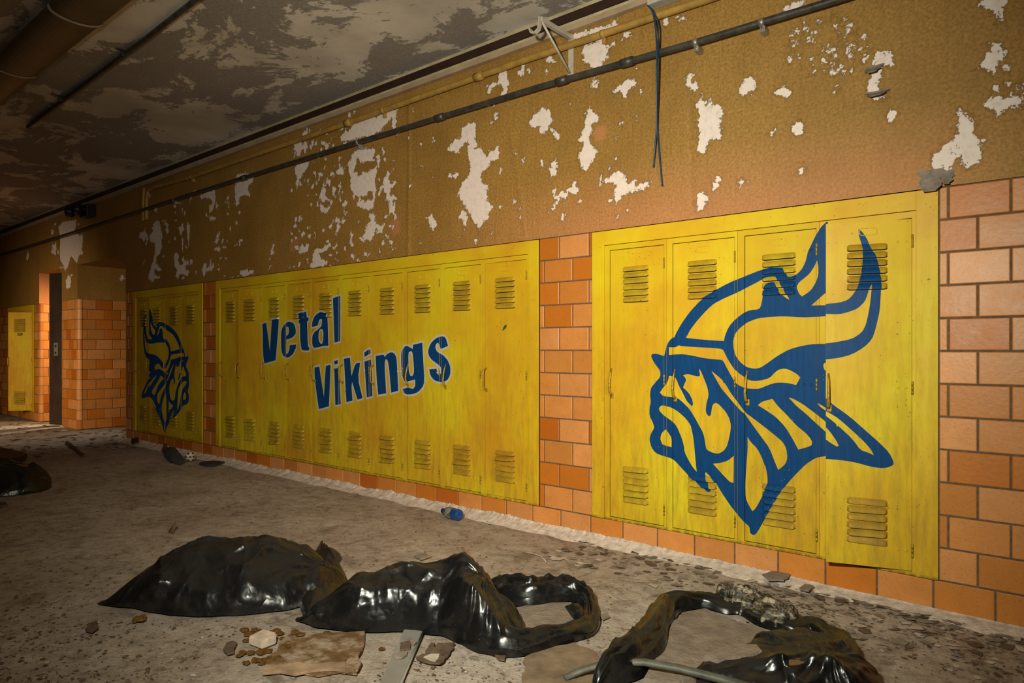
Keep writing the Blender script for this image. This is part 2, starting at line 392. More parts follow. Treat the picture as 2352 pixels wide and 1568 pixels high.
D4HOLES = [C5([(930,780),(958,800),(1000,820),(1100,880),(1250,1010),(1400,1150),(1470,1230),(1505,1297),(1430,1265),(1355,1240),(1260,1110),(1130,990),(1050,920),(958,850),(930,830)]),
           C5([(930,945),(955,975),(1010,1030),(1080,1130),(1110,1190),(1090,1203),(1020,1160),(958,1115),(930,1095)])]
T1 = crop(580, 660, 7.84); T2 = crop(700, 750, 6.533)
LETTERS = [  # (outline, holes)
 (T1([(172,662),(252,632),(318,1140),(350,590),(475,565),(470,700),(445,1000),(418,1310),(210,1370),(185,1150),(185,800)]), []),
 (T1([(600,640),(650,615),(720,625),(765,670),(785,760),(785,830),(750,880),(690,920),(610,935),(607,1195),(640,1190),(670,1130),(675,1040),(792,1025),(785,1100),(740,1190),(680,1250),(610,1265),(550,1225),(520,1130),(515,800),(550,700)]), [T1([(607,715),(640,698),(662,730),(665,800),(650,845),(607,870)])]),
 (T1([(835,495),(860,465),(970,430),(980,540),(1015,540),(1010,600),(985,610),(1000,1060),(1025,1080),(1020,1135),(910,1135),(880,1100),(862,900),(860,645),(835,650),(835,590),(855,570),(850,510)]), []),
 (T1([(1070,710),(1075,620),(1110,530),(1180,460),(1270,440),(1340,470),(1355,560),(1370,1050),(1280,1050),(1200,1075),(1110,1090),(1075,1040),(1075,870),(1110,810),(1190,750),(1250,690),(1255,580),(1235,560),(1200,590),(1180,690)]), [T1([(1240,745),(1210,760),(1190,850),(1195,950),(1225,1010),(1255,1015),(1275,960),(1280,800),(1265,755)])]),
 (T1([(1450,195),(1580,145),(1580,965),(1480,990),(1465,600)]), []),
 (T2([(150,612),(220,597),(290,1050),(318,590),(390,570),(380,850),(365,1195),(215,1235),(180,1000),(150,750)]), []),
 (T2([(442,515),(495,500),(500,555),(450,567)]), []),
 (T2([(445,632),(515,615),(525,900),(540,1160),(460,1175)]), []),
 (T2([(592,480),(683,465),(705,740),(765,545),(835,540),(800,780),(870,1070),(795,1095),(715,830),(705,900),(720,1110),(630,1130),(605,700)]), []),
 (T2([(895,390),(960,340),(985,345),(990,400),(900,455)]), []),
 (T2([(897,525),(995,490),(1005,700),(1015,1040),(935,1060),(915,800)]), []),
 (T2([(1068,440),(1190,415),(1205,455),(1240,405),(1310,378),(1365,420),(1385,520),(1405,960),(1300,990),(1265,580),(1240,490),(1215,490),(1200,560),(1225,1000),(1105,1020),(1080,750)]), []),
 (T2([(1450,380),(1500,290),(1545,290),(1622,335),(1628,270),(1765,240),(1780,500),(1798,820),(1775,900),(1700,985),(1600,1018),(1500,1012),(1465,935),(1560,910),(1620,940),(1655,900),(1662,850),(1655,790),(1545,825),(1500,830),(1462,740),(1450,560)]), [T2([(1555,390),(1590,365),(1620,380),(1640,600),(1640,700),(1610,745),(1580,730),(1560,650)])]),
 (T2([(1850,360),(1890,250),(1960,180),(2050,140),(2120,160),(2155,290),(2040,335),(2020,270),(2000,240),(1970,260),(1960,320),(1990,380),(2080,430),(2150,500),(2190,600),(2190,720),(2140,810),(2060,835),(1950,810),(1890,740),(1868,640),(1980,630),(1990,700),(2015,730),(2045,700),(2050,620),(2010,570),(1920,510),(1865,440)]), []),
]

def smooth_ring(r, it=1):            # corner-keeping Chaikin: round only the gentle corners
    for _ in range(it):
        out = []; n = len(r)
        for i in range(n):
            p0, p1, p2 = r[i-1], r[i], r[(i+1) % n]
            a = (p1[0]-p0[0], p1[1]-p0[1]); b = (p2[0]-p1[0], p2[1]-p1[1])
            la = math.hypot(*a); lb = math.hypot(*b)
            if la < 1e-9 or lb < 1e-9: continue
            cs = (a[0]*b[0]+a[1]*b[1])/(la*lb)
            if cs < .35: out.append(p1)
            else:
                k = .22
                out.append((p1[0]-a[0]*k, p1[1]-a[1]*k)); out.append((p1[0]+b[0]*k, p1[1]+b[1]*k))
        r = out
    return r
def area(r): return .5 * sum(r[i-1][0]*r[i][1]-r[i][0]*r[i-1][1] for i in range(len(r)))
def offset(r, d):                    # grow a ring outward by d (mitred, limited)
    if area(r) < 0: r = r[::-1]
    out = []; n = len(r)
    for i in range(n):
        p0, p1, p2 = r[i-1], r[i], r[(i+1) % n]
        a = Vector((p1[0]-p0[0], p1[1]-p0[1])); b = Vector((p2[0]-p1[0], p2[1]-p1[1]))
        if a.length < 1e-9 or b.length < 1e-9: continue
        a.normalize(); b.normalize()
        na = Vector((a.y, -a.x)); nb = Vector((b.y, -b.x)); m = na + nb
        if m.length < .3: out.append((p1[0]+na.x*d, p1[1]+na.y*d)); out.append((p1[0]+nb.x*d, p1[1]+nb.y*d)); continue
        m.normalize(); k = min(d / max(.35, m.dot(na)), d * 1.5)
        out.append((p1[0]+m.x*k, p1[1]+m.y*k))
    return out
def inside(p, r):
    x, y = p; c = False; j = len(r) - 1
    for i in range(len(r)):
        xi, yi = r[i]; xj, yj = r[j]
        if (yi > y) != (yj > y) and x < (xj-xi)*(y-yi)/(yj-yi)+xi: c = not c
        j = i
    return c
def bbox(r): return (min(p[0] for p in r), min(p[1] for p in r), max(p[0] for p in r), max(p[1] for p in r))

class Paint:                          # layers of (material index, outer rings, hole rings)
    def __init__(s): s.layers = []
    def add(s, mi, outs, holes=()):
        s.layers.append((mi, [(r, bbox(r)) for r in outs], [(r, bbox(r)) for r in holes]))
    def shifted(s, fn):
        q = Paint()
        for mi, o, h in s.layers: q.add(mi, [[fn(p) for p in r] for r, _ in o], [[fn(p) for p in r] for r, _ in h])
        return q
    def rings(s, bb):
        for mi, o, h in s.layers:
            for r, b in o + h:
                if not (b[2] < bb[0] or b[0] > bb[2] or b[3] < bb[1] or b[1] > bb[3]): yield r
    def at(s, p):
        res = 0
        for mi, o, h in s.layers:
            hit = False
            for r, b in o:
                if b[0] <= p[0] <= b[2] and b[1] <= p[1] <= b[3] and inside(p, r): hit = True; break
            if hit:
                for r, b in h:
                    if b[0] <= p[0] <= b[2] and b[1] <= p[1] <= b[3] and inside(p, r): hit = False; break
            if hit: res = mi
        return res

def painted_rect(mb, x0, x1, z0, z1, y, paint):
    rings = list(paint.rings((x0, z0, x1, z1))) if paint else []
    if not rings:
        mb.face([(x0, y, z0), (x1, y, z0), (x1, y, z1), (x0, y, z1)]); return
    vs = [Vector(p) for p in ((x0, z0), (x1, z0), (x1, z1), (x0, z1))]; es = [(0, 1), (1, 2), (2, 3), (3, 0)]
    for r in rings:
        b = len(vs); vs += [Vector(p) for p in r]; es += [(b+i, b+(i+1) % len(r)) for i in range(len(r))]
    V, E_, Fc, *_ = delaunay_2d_cdt(vs, es, [], 0, 1e-6)
    e = 1e-6
    for f in Fc:
        cx = sum(V[i].x for i in f)/len(f); cz = sum(V[i].y for i in f)/len(f)
        if cx < x0-e or cx > x1+e or cz < z0-e or cz > z1+e: continue
        pts = [(V[i].x, y, V[i].y) for i in f]
        ar = sum(pts[i-1][0]*pts[i][2]-pts[i][0]*pts[i-1][2] for i in range(len(pts)))
        if ar < 0: pts = pts[::-1]
        mb.face(pts, paint.at((cx, cz)))

# painted layers in wall coordinates
EMB = Paint(); EMB.add(1, [smooth_ring(wall2(OUT))], [smooth_ring(wall2(h)) for h in HOLES])
LET = Paint()
LR = [(smooth_ring(wall2(o)), [smooth_ring(wall2(h)) for h in hs]) for o, hs in LETTERS]
LET.add(2, [offset(o, .0145) for o, hs in LR], [])
for o, hs in LR:
    if hs: LET.add(0, [offset(h, -.0095) for h in hs], [])
for o, hs in LR: LET.add(1, [o], hs)
LET.add(4, [wall2(crop(900, 520, 2.94)([(750,705),(758,680),(768,664),(780,663),(778,682),(762,698)]))])
# door 4 of the right bank stands ajar: its paint lies in the plane of the open door
UNIT, DOFF0, DOFF1, DW = .381, .034, .366, .332
ZB, ZT = .125, 1.737
DZ0, DZ1 = .142, 1.627
RB0 = -2.052; MB0 = -6.4067; LB0 = -8.366; FB0 = -12.12 - 3 * UNIT
H4 = RB0 + 3 * UNIT + DOFF1; ANG4 = math.radians(17.4)
def on_door4(px, py):
    n = Vector((math.sin(ANG4), -math.cos(ANG4), 0)); d = ray(px, py); h = Vector((H4, 0, 0))
    t = (h - CAM).dot(n) / d.dot(n); p = CAM + d * t
    u = Vector((math.cos(ANG4), math.sin(ANG4), 0)); return ((p - h).dot(u), p.z)
D4 = Paint(); D4.add(1, [smooth_ring([on_door4(*p) for p in r]) for r in D4OUT], [smooth_ring([on_door4(*p) for p in r]) for r in D4HOLES])

# mirrored smaller emblem of the left bank: affine map from the right one (matched on five features)
def aff(src, dst):
    Mx = np.array([[x, z, 1] for x, z in src]); r = np.linalg.lstsq(Mx, np.array(dst), rcond=None)[0]
    return lambda p: (float(p[0]*r[0, 0]+p[1]*r[1, 0]+r[2, 0]), float(p[0]*r[0, 1]+p[1]*r[1, 1]+r[2, 1]))
d4w = lambda p: (H4 + p[0], p[1])
src = [d4w(on_door4(2052, 1062)), wall2([(1733, 1225)])[0], wall2([(1500, 820)])[0], wall2([(1899, 510)])[0], wall2([(1565, 775)])[0], wall2([(1496, 1030)])[0], d4w(on_door4(1973, 527))]
LC = crop(300, 690, 5.056)
dst = wall2(LC([(132,1100),(390,1528),(662,630),(237,105),(605,560),(675,1205),(185,150)]))
am = aff(src, dst)
EMBL = Paint()
full_out = [am(p) for p in smooth_ring(wall2(OUT))]
EMBL.add(1, [full_out] + [[am(d4w(p)) for p in smooth_ring([on_door4(*q) for q in r])] for r in D4OUT],
         [[am(p) for p in smooth_ring(wall2(h))] for h in HOLES] + [[am(d4w(p)) for p in smooth_ring([on_door4(*q) for q in r])] for r in D4HOLES])

# ------------------------------------------------------------------ lockers
def louvres(mb, cx, z0, w, paint, y=0.0, n=6, pitch=.0335, h=.027, prot=.0155, wob=0.0, rnd=None):
    NU, NV = 20, 6
    for i in range(n):
        zt = z0 - i * pitch
        tilt = (rnd.uniform(-1, 1) * wob if rnd and not (paint and list(paint.rings((cx-w/2, zt-h, cx+w/2, zt)))) else 0)
        grid = []
        for v in range(NV + 1):
            tv = v / NV; row = []
            for u in range(NU + 1):
                tu = u / NU; x = cx - w/2 + w*tu
                end = min(1, min(tu, 1-tu) / .10); end = math.sqrt(max(0, 1-(1-end)**2))
                pr = prot * end * math.sin(tv * math.pi/2) ** .8 * (1 + .5 * tilt)
                inset = (1-end) * h * .35
                z = zt - (h - inset) * tv - inset * .5 + tilt * .006 * (tu - .5)
                row.append((x, y - pr - .0004, z))
            grid.append(row)
        rings = list(paint.rings((cx-w/2, zt-h, cx+w/2, zt))) if paint else []
        if rings:                         # cut the painted outline exactly through the curved blade
            def lift(x, z):
                tu = min(1, max(0, (x-cx+w/2)/w)); en = min(1, min(tu, 1-tu)/.10); en = math.sqrt(max(0, 1-(1-en)**2)); ins = (1-en)*h*.35
                tv = min(1, max(0, (zt-ins*.5-z)/(h-ins))); return y - prot*en*math.sin(tv*math.pi/2)**.8 - .0004
            vs, es = [], []
            for gv in range(NV+1):
                for gu in range(NU+1): vs.append(Vector((grid[gv][gu][0], grid[gv][gu][2])))
            ol = [gu for gu in range(NU+1)] + [gv*(NU+1)+NU for gv in range(1, NV+1)] + [NV*(NU+1)+gu for gu in range(NU-1, -1, -1)] + [gv*(NU+1) for gv in range(NV-1, 0, -1)]
            es += [(ol[k], ol[(k+1) % len(ol)]) for k in range(len(ol))]; olp = [tuple(vs[k]) for k in ol]
            for r in rings:
                b0 = len(vs); vs += [Vector(p) for p in r]; es += [(b0+k, b0+(k+1) % len(r)) for k in range(len(r))]
            Vc, Ec, Fc, *_ = delaunay_2d_cdt(vs, es, [], 0, 1e-6)
            for f in Fc:
                c0 = (sum(Vc[k].x for k in f)/len(f), sum(Vc[k].y for k in f)/len(f))
                if not (cx-w/2 < c0[0] < cx+w/2 and zt-h*1.1 < c0[1] < zt+.002) or not inside(c0, olp): continue
                mb.face([(Vc[k].x, lift(Vc[k].x, Vc[k].y), Vc[k].y) for k in f], paint.at(c0))
        for v in range(NV if not rings else 0):
            for u in range(NU):
                q = [grid[v][u], grid[v+1][u], grid[v+1][u+1], grid[v][u+1]]
                mb.face(q, 0)
        for u in range(NU):               # dark slot below the lip
            a, b = grid[NV][u], grid[NV][u+1]
            mb.face([a, (a[0], y - .0003, a[2] + .001), (b[0], y - .0003, b[2] + .001), b], 3)
            mb.face([(a[0], y-.0006, a[2]-.0035), (b[0], y-.0006, b[2]-.0035), (b[0], y-.0006, b[2]+.0005), (a[0], y-.0006, a[2]+.0005)], 3)

def make_locker(x0, label, ang, paint, idx, group, doorpaint=None, handle='ring', rnd=rng):
    t = thing('locker', label, 'locker', (x0, 0, 0), group)
    pw = paint.shifted(lambda p: (p[0]-x0, p[1])) if paint else None
    fr = MB(); e = .0008
    for (a, b, c, d) in ((e, DOFF0, ZB+.001, 1.655), (DOFF1, UNIT-e, ZB+.001, 1.655), (DOFF0, DOFF1, DZ1, 1.655), (DOFF0, DOFF1, ZB+.001, DZ0)):
        painted_rect(fr, a, b, c, d, 0.0, pw)
    # folded returns round the door opening
    g = .0036
    for (p, q) in (((DOFF0, DZ0), (DOFF0, DZ1)), ((DOFF1, DZ1), (DOFF1, DZ0)), ((DOFF0, DZ1), (DOFF1, DZ1)), ((DOFF1, DZ0), (DOFF0, DZ0))):
        fr.face([(p[0], 0, p[1]), (q[0], 0, q[1]), (q[0], .03, q[1]), (p[0], .03, p[1])], 3)
    fr.face([(e, 0, ZB+.001), (UNIT-e, 0, ZB+.001), (UNIT-e, .03, ZB+.001), (e, .03, ZB+.001)], 0)
    fr.face([(e, 0, ZB+.001), (e, .03, ZB+.001), (e, .03, 1.655), (e, 0, 1.655)], 0)
    fr.face([(UNIT-e, 0, ZB+.001), (UNIT-e, 0, 1.655), (UNIT-e, .03, 1.655), (UNIT-e, .03, ZB+.001)], 0)
    fr.build('face_frame', MATS, t)
    bd = MB(); a, b, y1, c, d = .006, UNIT-.006, .30, ZB+.004, 1.655
    bd.face([(a, y1, c), (b, y1, c), (b, y1, d), (a, y1, d)]); bd.face([(a, .03, c), (a, y1, c), (a, y1, d), (a, .03, d)])
    bd.face([(b, .03, c), (b, .03, d), (b, y1, d), (b, y1, c)]); bd.face([(a, .03, c), (b, .03, c), (b, y1, c), (a, y1, c)])
    bd.face([(a, .03, d), (a, y1, d), (b, y1, d), (b, .03, d)])
    bd.build('cabinet_body', [INSIDE], t)
    # door: local origin on the hinge line, front face y=0
    dm = MB(); x0d, x1d, z0d, z1d = -DW+g, -g*.3, DZ0+g, DZ1-g
    dp = doorpaint if doorpaint else (pw.shifted(lambda p: (p[0]-DOFF1, p[1])) if pw else None)
    # skip panel under the louvres (they cover it)
    painted_rect(dm, x0d, x1d, z0d, z1d, 0.0, dp)
    th = .018
    dm.face([(x0d, 0, z0d), (x0d, 0, z1d), (x0d, th, z1d), (x0d, th, z0d)]); dm.face([(x1d, 0, z0d), (x1d, th, z0d), (x1d, th, z1d), (x1d, 0, z1d)])
    dm.face([(x0d, 0, z1d), (x1d, 0, z1d), (x1d, th, z1d), (x0d, th, z1d)]); dm.face([(x0d, 0, z0d), (x0d, th, z0d), (x1d, th, z0d), (x1d, 0, z0d)])
    dm.face([(x0d, th, z0d), (x0d, th, z1d), (x1d, th, z1d), (x1d, th, z0d)], 0)
    # rivets beside the hinges and handle, embossed number recess
    for rz in (1.53, .914, .229):
        for rx in (-.022, -.052):
            dm.lathe([(.0065, 0), (.006, .002), (.003, .0035), (.0001, .004)], Matrix.Translation((rx, 0, rz)) @ Matrix.Rotation(math.pi/2, 4, 'X'), 8, dp.at((rx, rz)) if dp else 0)
    for rz in (.79, .745):
        dm.lathe([(.006, 0), (.0055, .002), (.003, .0035), (.0001, .004)], Matrix.Translation((-DW+.05, 0, rz)) @ Matrix.Rotation(math.pi/2, 4, 'X'), 8, dp.at((-DW+.05, rz)) if dp else 0)
    door = dm.build('door', MATS, t, loc=(DOFF1, -.0012, 0), rotz=ang)
    np_ = MB(); cx = -.163
    np_.tube([(cx-.027, -.0005, 1.565), (cx+.027, -.0005, 1.565), (cx+.033, -.0005, 1.571), (cx+.033, -.0005, 1.589), (cx+.027, -.0005, 1.595), (cx-.027, -.0005, 1.595), (cx-.033, -.0005, 1.589), (cx-.033, -.0005, 1.571), (cx-.027, -.0005, 1.565)], .0018, 6, 0, False)
    np_.build('number_plate_rim', MATS, door)
    vcx = -DW/2 - .002
    for zt in (1.527, .436):
        v = MB(); louvres(v, vcx, zt, .155, dp, wob=(.25 if zt > 1 else 1.0), rnd=rnd); v.build('vent', [YELV]+MATS[1:], door)
    hx = -DW + .012; hd = MB(); hz = .885
    if handle == 'ring':
        hd.tube([(hx, 0, hz+.066), (hx, -.016, hz+.066), (hx, -.028, hz+.058), (hx, -.034, hz+.042), (hx, -.035, hz), (hx, -.034, hz-.042), (hx, -.028, hz-.058), (hx, -.016, hz-.066), (hx, 0, hz-.066)], .0048, 8)
        hd.box((hx-.006, -.004, hz-.085), (hx+.014, .0, hz-.06), 0, .001)
    else:
        hd.tube([(hx+.002, -.001, hz+.085), (hx+.002, -.012, hz+.060), (hx+.001, -.022, hz+.02), (hx, -.026, hz-.02), (hx+.001, -.020, hz-.05), (hx+.003, -.002, hz-.066)], lambda u: .004+.004*u, 8)
        hd.box((hx-.004, -.006, hz-.082), (hx+.014, .0, hz-.052), 0, .0015)
    hd.build('handle', [HANDLE], door, smooth=True)
    for hzz in (1.53, .914, .229):
        hg = MB()
        for k in range(3): hg.tube([(DOFF1+.002, -.004, hzz-.028+k*.019), (DOFF1+.002, -.004, hzz-.028+k*.019+.017)], .0045, 8)
        hg.build('hinge', [HANDLE], t, smooth=True)
    return t, door

def surround(x0, n, label, paint=None):
    w = n * UNIT; s = .08; o = tag(MB().build('locker_surround', [YEL]), label, 'locker frame') if False else None
    m = MB(); y = -.007; bt = ZB
    m.box((x0-s, y, bt+.001), (x0-.0005, .0032, ZT), 0, .0025); m.box((x0+w+.0005, y, bt+.001), (x0+w+s, .0032, ZT), 0, .0025)
    m.box((x0-.0005, y+.0005, ZT-s), (x0+w+.0005, .0032, ZT), 0, .002)
    return tag(m.build('locker_surround', [YEL]), label, 'locker frame')

ordw = ['leftmost', 'second from the left', 'third from the left', 'rightmost']
R_LAB = ['yellow locker with only the brow and nose tip of the big blue helmeted head',
         'yellow locker carrying the blue face and beard of the big helmeted head',
         'yellow locker carrying the blue helmet and horn base of the big helmeted head',
         'yellow locker with its door ajar, showing the rear horn of the big blue emblem']
for i in range(4):
    make_locker(RB0+i*UNIT, R_LAB[i], ANG4 if i == 3 else 0.0, EMB, i, 'yellow lockers with the big helmeted head', D4 if i == 3 else None, 'lever', random.Random(i))
M_LAB = ['dim yellow locker without lettering at the left end of the lettered bank',
         'yellow locker with its blank door swung slightly out, just left of the first letter V',
         'yellow locker under the blue capital V of the upper word',
         'yellow locker carrying the blue letters e and t of the upper word',
         'yellow locker carrying the letters a and l above a second capital V',
         'yellow locker carrying the blue letter k of the lower word',
         'yellow locker carrying the blue letter n of the lower word',
         'yellow locker carrying the blue letter g of the lower word',
         'yellow locker with the right edge of the last letter s along its left side',
         'bright yellow locker with a small green smear, at the right end of the lettered bank']
M_ANG = [0, 7.5, .3, .5, .2, .4, .3, 0.0, .4, 1.8]
for i in range(10):
    make_locker(MB0+i*UNIT, M_LAB[i], math.radians(M_ANG[i]), LET, i, 'yellow lockers with blue lettering', None, 'ring' if i < 7 or i == 9 else 'lever', random.Random(20+i))
L_LAB = ['dim yellow locker left of the small helmeted head, beside the alcove corner',
         'dim yellow locker with its door standing out, carrying the horns of the small emblem',
         'dim yellow locker carrying the helmet front and beard of the small emblem',
         'dim yellow locker with the small emblem\'s nose and brow, beside the tile pier']
for i in range(4):
    make_locker(LB0+i*UNIT, L_LAB[i], math.radians([0, 5, .8, .3][i]), EMBL, i, 'yellow lockers with the small helmeted head', None, 'ring', random.Random(40+i))
surround(RB0, 4, 'yellow metal surround framing the four lockers with the big helmeted head')
surround(MB0, 10, 'yellow metal surround framing the ten lockers with blue lettering')
surround(LB0, 4, 'dim yellow metal surround framing the four lockers with the small helmeted head')
# far bank beyond the doorways
for i in range(3):
    lab = ['dark yellow locker at the far left edge of the corridor', 'dark yellow far locker half hidden behind the sunlit open door', 'far yellow locker numbered 229 with its door wide open in the daylight'][i]
    lk, dr = make_locker(FB0+i*UNIT, lab, math.radians([0, 0, 47][i]), None, i, 'far lockers beyond the doorway', None, 'ring', random.Random(60+i))
    if i:
        cu = bpy.data.curves.new('n', 'FONT'); cu.body = ['', '227', '229'][i]; cu.size = .05; cu.align_x = 'CENTER'; cu.offset = .002
        to = bpy.data.objects.new('n', cu); COL.objects.link(to); bpy.context.view_layer.update()
        me = bpy.data.meshes.new_from_object(to.evaluated_get(bpy.context.evaluated_depsgraph_get()))
        bpy.data.objects.remove(to)
        me.transform(Matrix.Rotation(math.pi/2, 4, 'X')); me.materials.clear(); me.materials.append(DARK)
        no = bpy.data.objects.new('painted_number', me); COL.objects.link(no); no.parent = dr; no.location = (-DW/2, -.0012, 1.275)
        no['label'] = 'black painted locker number'
surround(FB0, 3, 'yellow metal surround of the far lockers at the left edge')

# ------------------------------------------------------------------ room shell
CEIL, TT = 3.046, 1.742              # ceiling height, top of the tile
A1L, A1R, A2L, A2R, LINT = -10.24, -8.662, -11.80, -10.84, 2.19
XL, XR, YB = -22.0, 1.6, 1.5         # ends of the corridor, depth of the doorways

W2 = crop(700, 0, 2.94); CL = crop(660, 220, 3.92); LL = crop(280, 400, 5.6); FL = crop(0, 450, 4.704); RR = crop(1500, 0, 2.7606)
PEEL = [W2(p) for p in [
 [(1230,600),(1250,570),(1310,545),(1310,480),(1360,475),(1378,560),(1370,640),(1315,660),(1335,600),(1330,560),(1260,600),(1250,635)],
 [(1445,495),(1470,430),(1490,435),(1480,510),(1455,512)], [(1620,400),(1660,370),(1688,415),(1640,430)],
 [(1880,310),(2000,260),(2030,300),(2110,280),(2090,320),(2040,330),(2055,400),(2020,410),(2000,440),(1960,465),(1880,410)],
 [(1770,270),(1830,225),(1960,190),(2125,130),(2110,180),(1950,230),(1780,285)], [(2140,270),(2150,220),(2190,205),(2200,240)],
 [(2075,620),(2110,585),(2170,540),(2230,535),(2240,575),(2180,610),(2150,655),(2130,610),(2090,640)], [(2255,605),(2285,595),(2275,630)],
 [(1915,580),(1960,520),(1992,560),(1975,600)],
 [(1510,830),(1540,780),(1600,730),(1660,745),(1675,820),(1660,850),(1720,890),(1725,940),(1690,970),(1685,900),(1650,850),(1620,905),(1590,900),(1580,860),(1530,860)],
 [(1275,810),(1285,765),(1305,760),(1300,800),(1285,825)],
 [(1850,940),(1900,820),(1890,780),(1930,720),(1960,770),(1995,775),(1980,830),(1940,850),(1930,930),(1935,990),(1980,1030),(1930,1110),(1900,1160),(1860,1110),(1845,1050),(1880,1000),(1880,960)],
 [(1655,1205),(1660,1090),(1690,1080),(1712,1130),(1695,1180)],
 [(960,1015),(1010,940),(1050,930),(1060,870),(1115,820),(1160,830),(1150,930),(1165,990),(1140,1000),(1200,1010),(1225,1060),(1250,1020),(1310,985),(1310,1080),(1240,1090),(1250,1120),(1200,1170),(1190,1215),(1240,1250),(1225,1340),(1265,1390),(1240,1460),(1170,1540),(1130,1480),(1090,1400),(1070,1380),(1095,1480),(1080,1560),(1065,1480),(1030,1470),(1080,1400),(1030,1320),(1060,1240),(1110,1180),(1120,1110),(1100,1050),(1105,960),(1080,960),(1040,1030)],
 [(968,1165),(1000,1180),(1045,1160),(1045,1190),(1000,1205),(975,1190)], [(820,1470),(860,1440),(880,1480),(900,1520),(870,1560),(850,1540),(840,1490)],
 [(860,945),(872,920),(885,955),(865,955)], [(780,975),(790,960),(788,990)],
 [(1670,1290),(1700,1270),(1695,1310),(1780,1280),(1810,1235),(1858,1270),(1830,1310),(1790,1295),(1770,1320),(1755,1385),(1750,1340),(1720,1350),(1710,1390),(1680,1420),(1660,1400),(1690,1360),(1680,1320)],
 [(1985,1250),(2040,1200),(2090,1160),(2160,1165),(2180,1240),(2225,1205),(2240,1250),(2330,1225),(2310,1270),(2240,1290),(2160,1310),(2110,1375),(2075,1330),(2095,1290),(2080,1230),(2020,1235)],
 [(1450,1475),(1460,1440),(1475,1470),(1465,1500)], [(1720,1480),(1750,1440),(1765,1445),(1750,1485)], [(2130,830),(2145,805),(2155,830),(2140,855)], [(2095,1110),(2105,1065),(2110,1105)]]]
PEEL += [CL(p) for p in [
 [(60,440),(75,405),(130,400),(135,450),(150,420),(185,415),(180,465),(130,480),(95,550),(80,510),(58,490)], [(65,680),(80,620),(200,590),(190,630),(150,690),(110,760),(95,825),(72,815),(85,740)],
 [(470,425),(490,350),(515,330),(525,280),(550,330),(575,290),(580,240),(680,215),(690,190),(770,170),(800,195),(850,140),(1000,95),(1020,120),(975,150),(985,230),(970,300),(935,270),(945,200),(900,240),(850,310),(780,355),(700,370),(600,390),(570,405),(520,400)],
 [(555,690),(560,640),(540,620),(580,560),(570,530),(640,480),(700,455),(720,480),(790,475),(790,510),(770,540),(790,590),(740,590),(660,600),(640,550),(620,560),(620,620),(590,680),(630,690),(640,720),(700,690),(760,660),(800,640),(810,700),(790,760),(800,830),(790,930),(780,1000),(745,1030),(640,1000),(620,970),(650,930),(730,950),(770,930),(770,880),(740,850),(720,890),(650,915),(600,890),(565,840),(570,780)],
 [(425,700),(480,640),(515,650),(500,710),(470,715)], [(845,490),(860,455),(880,510),(855,550)], [(805,550),(830,530),(835,600),(830,660),(815,640)], [(455,885),(470,830),(450,810),(480,770),(490,830),(465,870)],
 [(860,780),(865,730),(890,710),(910,660),(930,690),(905,750),(940,790),(960,790),(955,830),(925,830),(930,890),(965,900),(960,940),(940,960),(975,990),(965,1070),(940,1050),(890,1100),(870,1085),(915,1060),(915,950),(885,940),(890,880),(870,850)],
 [(498,970),(515,935),(538,965),(515,1010),(500,1000)], [(345,770),(370,745),(388,760),(375,800),(355,780)], [(290,900),(310,830),(350,830),(345,890),(365,940),(320,955),(295,940)], [(290,970),(325,970),(330,1020),(380,1000),(375,1060),(340,1050),(300,1050)],
 [(230,680),(260,670),(255,740),(240,720)], [(275,690),(320,680),(315,730),(285,740)], [(215,800),(240,790),(235,830)], [(245,760),(275,770),(265,820)], [(425,1120),(445,1095),(475,1100),(470,1160),(485,1190),(450,1235),(425,1220),(440,1190),(450,1150)],
 [(375,1160),(400,1145),(405,1190),(380,1190)], [(655,1275),(700,1240),(710,1170),(750,1120),(720,1080),(755,1050),(795,1080),(790,1130),(830,1160),(860,1190),(850,1230),(800,1200),(780,1250),(770,1290),(740,1310),(700,1290),(680,1325)],
 [(885,1230),(900,1270),(950,1310),(940,1360),(910,1310),(890,1270)], [(545,1330),(580,1305),(595,1350)], [(100,1385),(140,1320),(150,1360),(190,1345),(190,1390),(150,1420),(110,1420)], [(115,1240),(150,1215),(160,1245),(135,1280)],
 [(195,1540),(230,1480),(225,1430),(260,1370),(310,1380),(370,1320),(390,1365),(340,1400),(290,1420),(300,1465),(370,1490),(350,1530),(260,1540),(210,1555)], [(400,1370),(430,1350),(430,1385)],
 [(235,440),(265,400),(270,450)], [(300,400),(340,420),(350,470),(320,450)], [(380,420),(400,350),(405,400)]]]
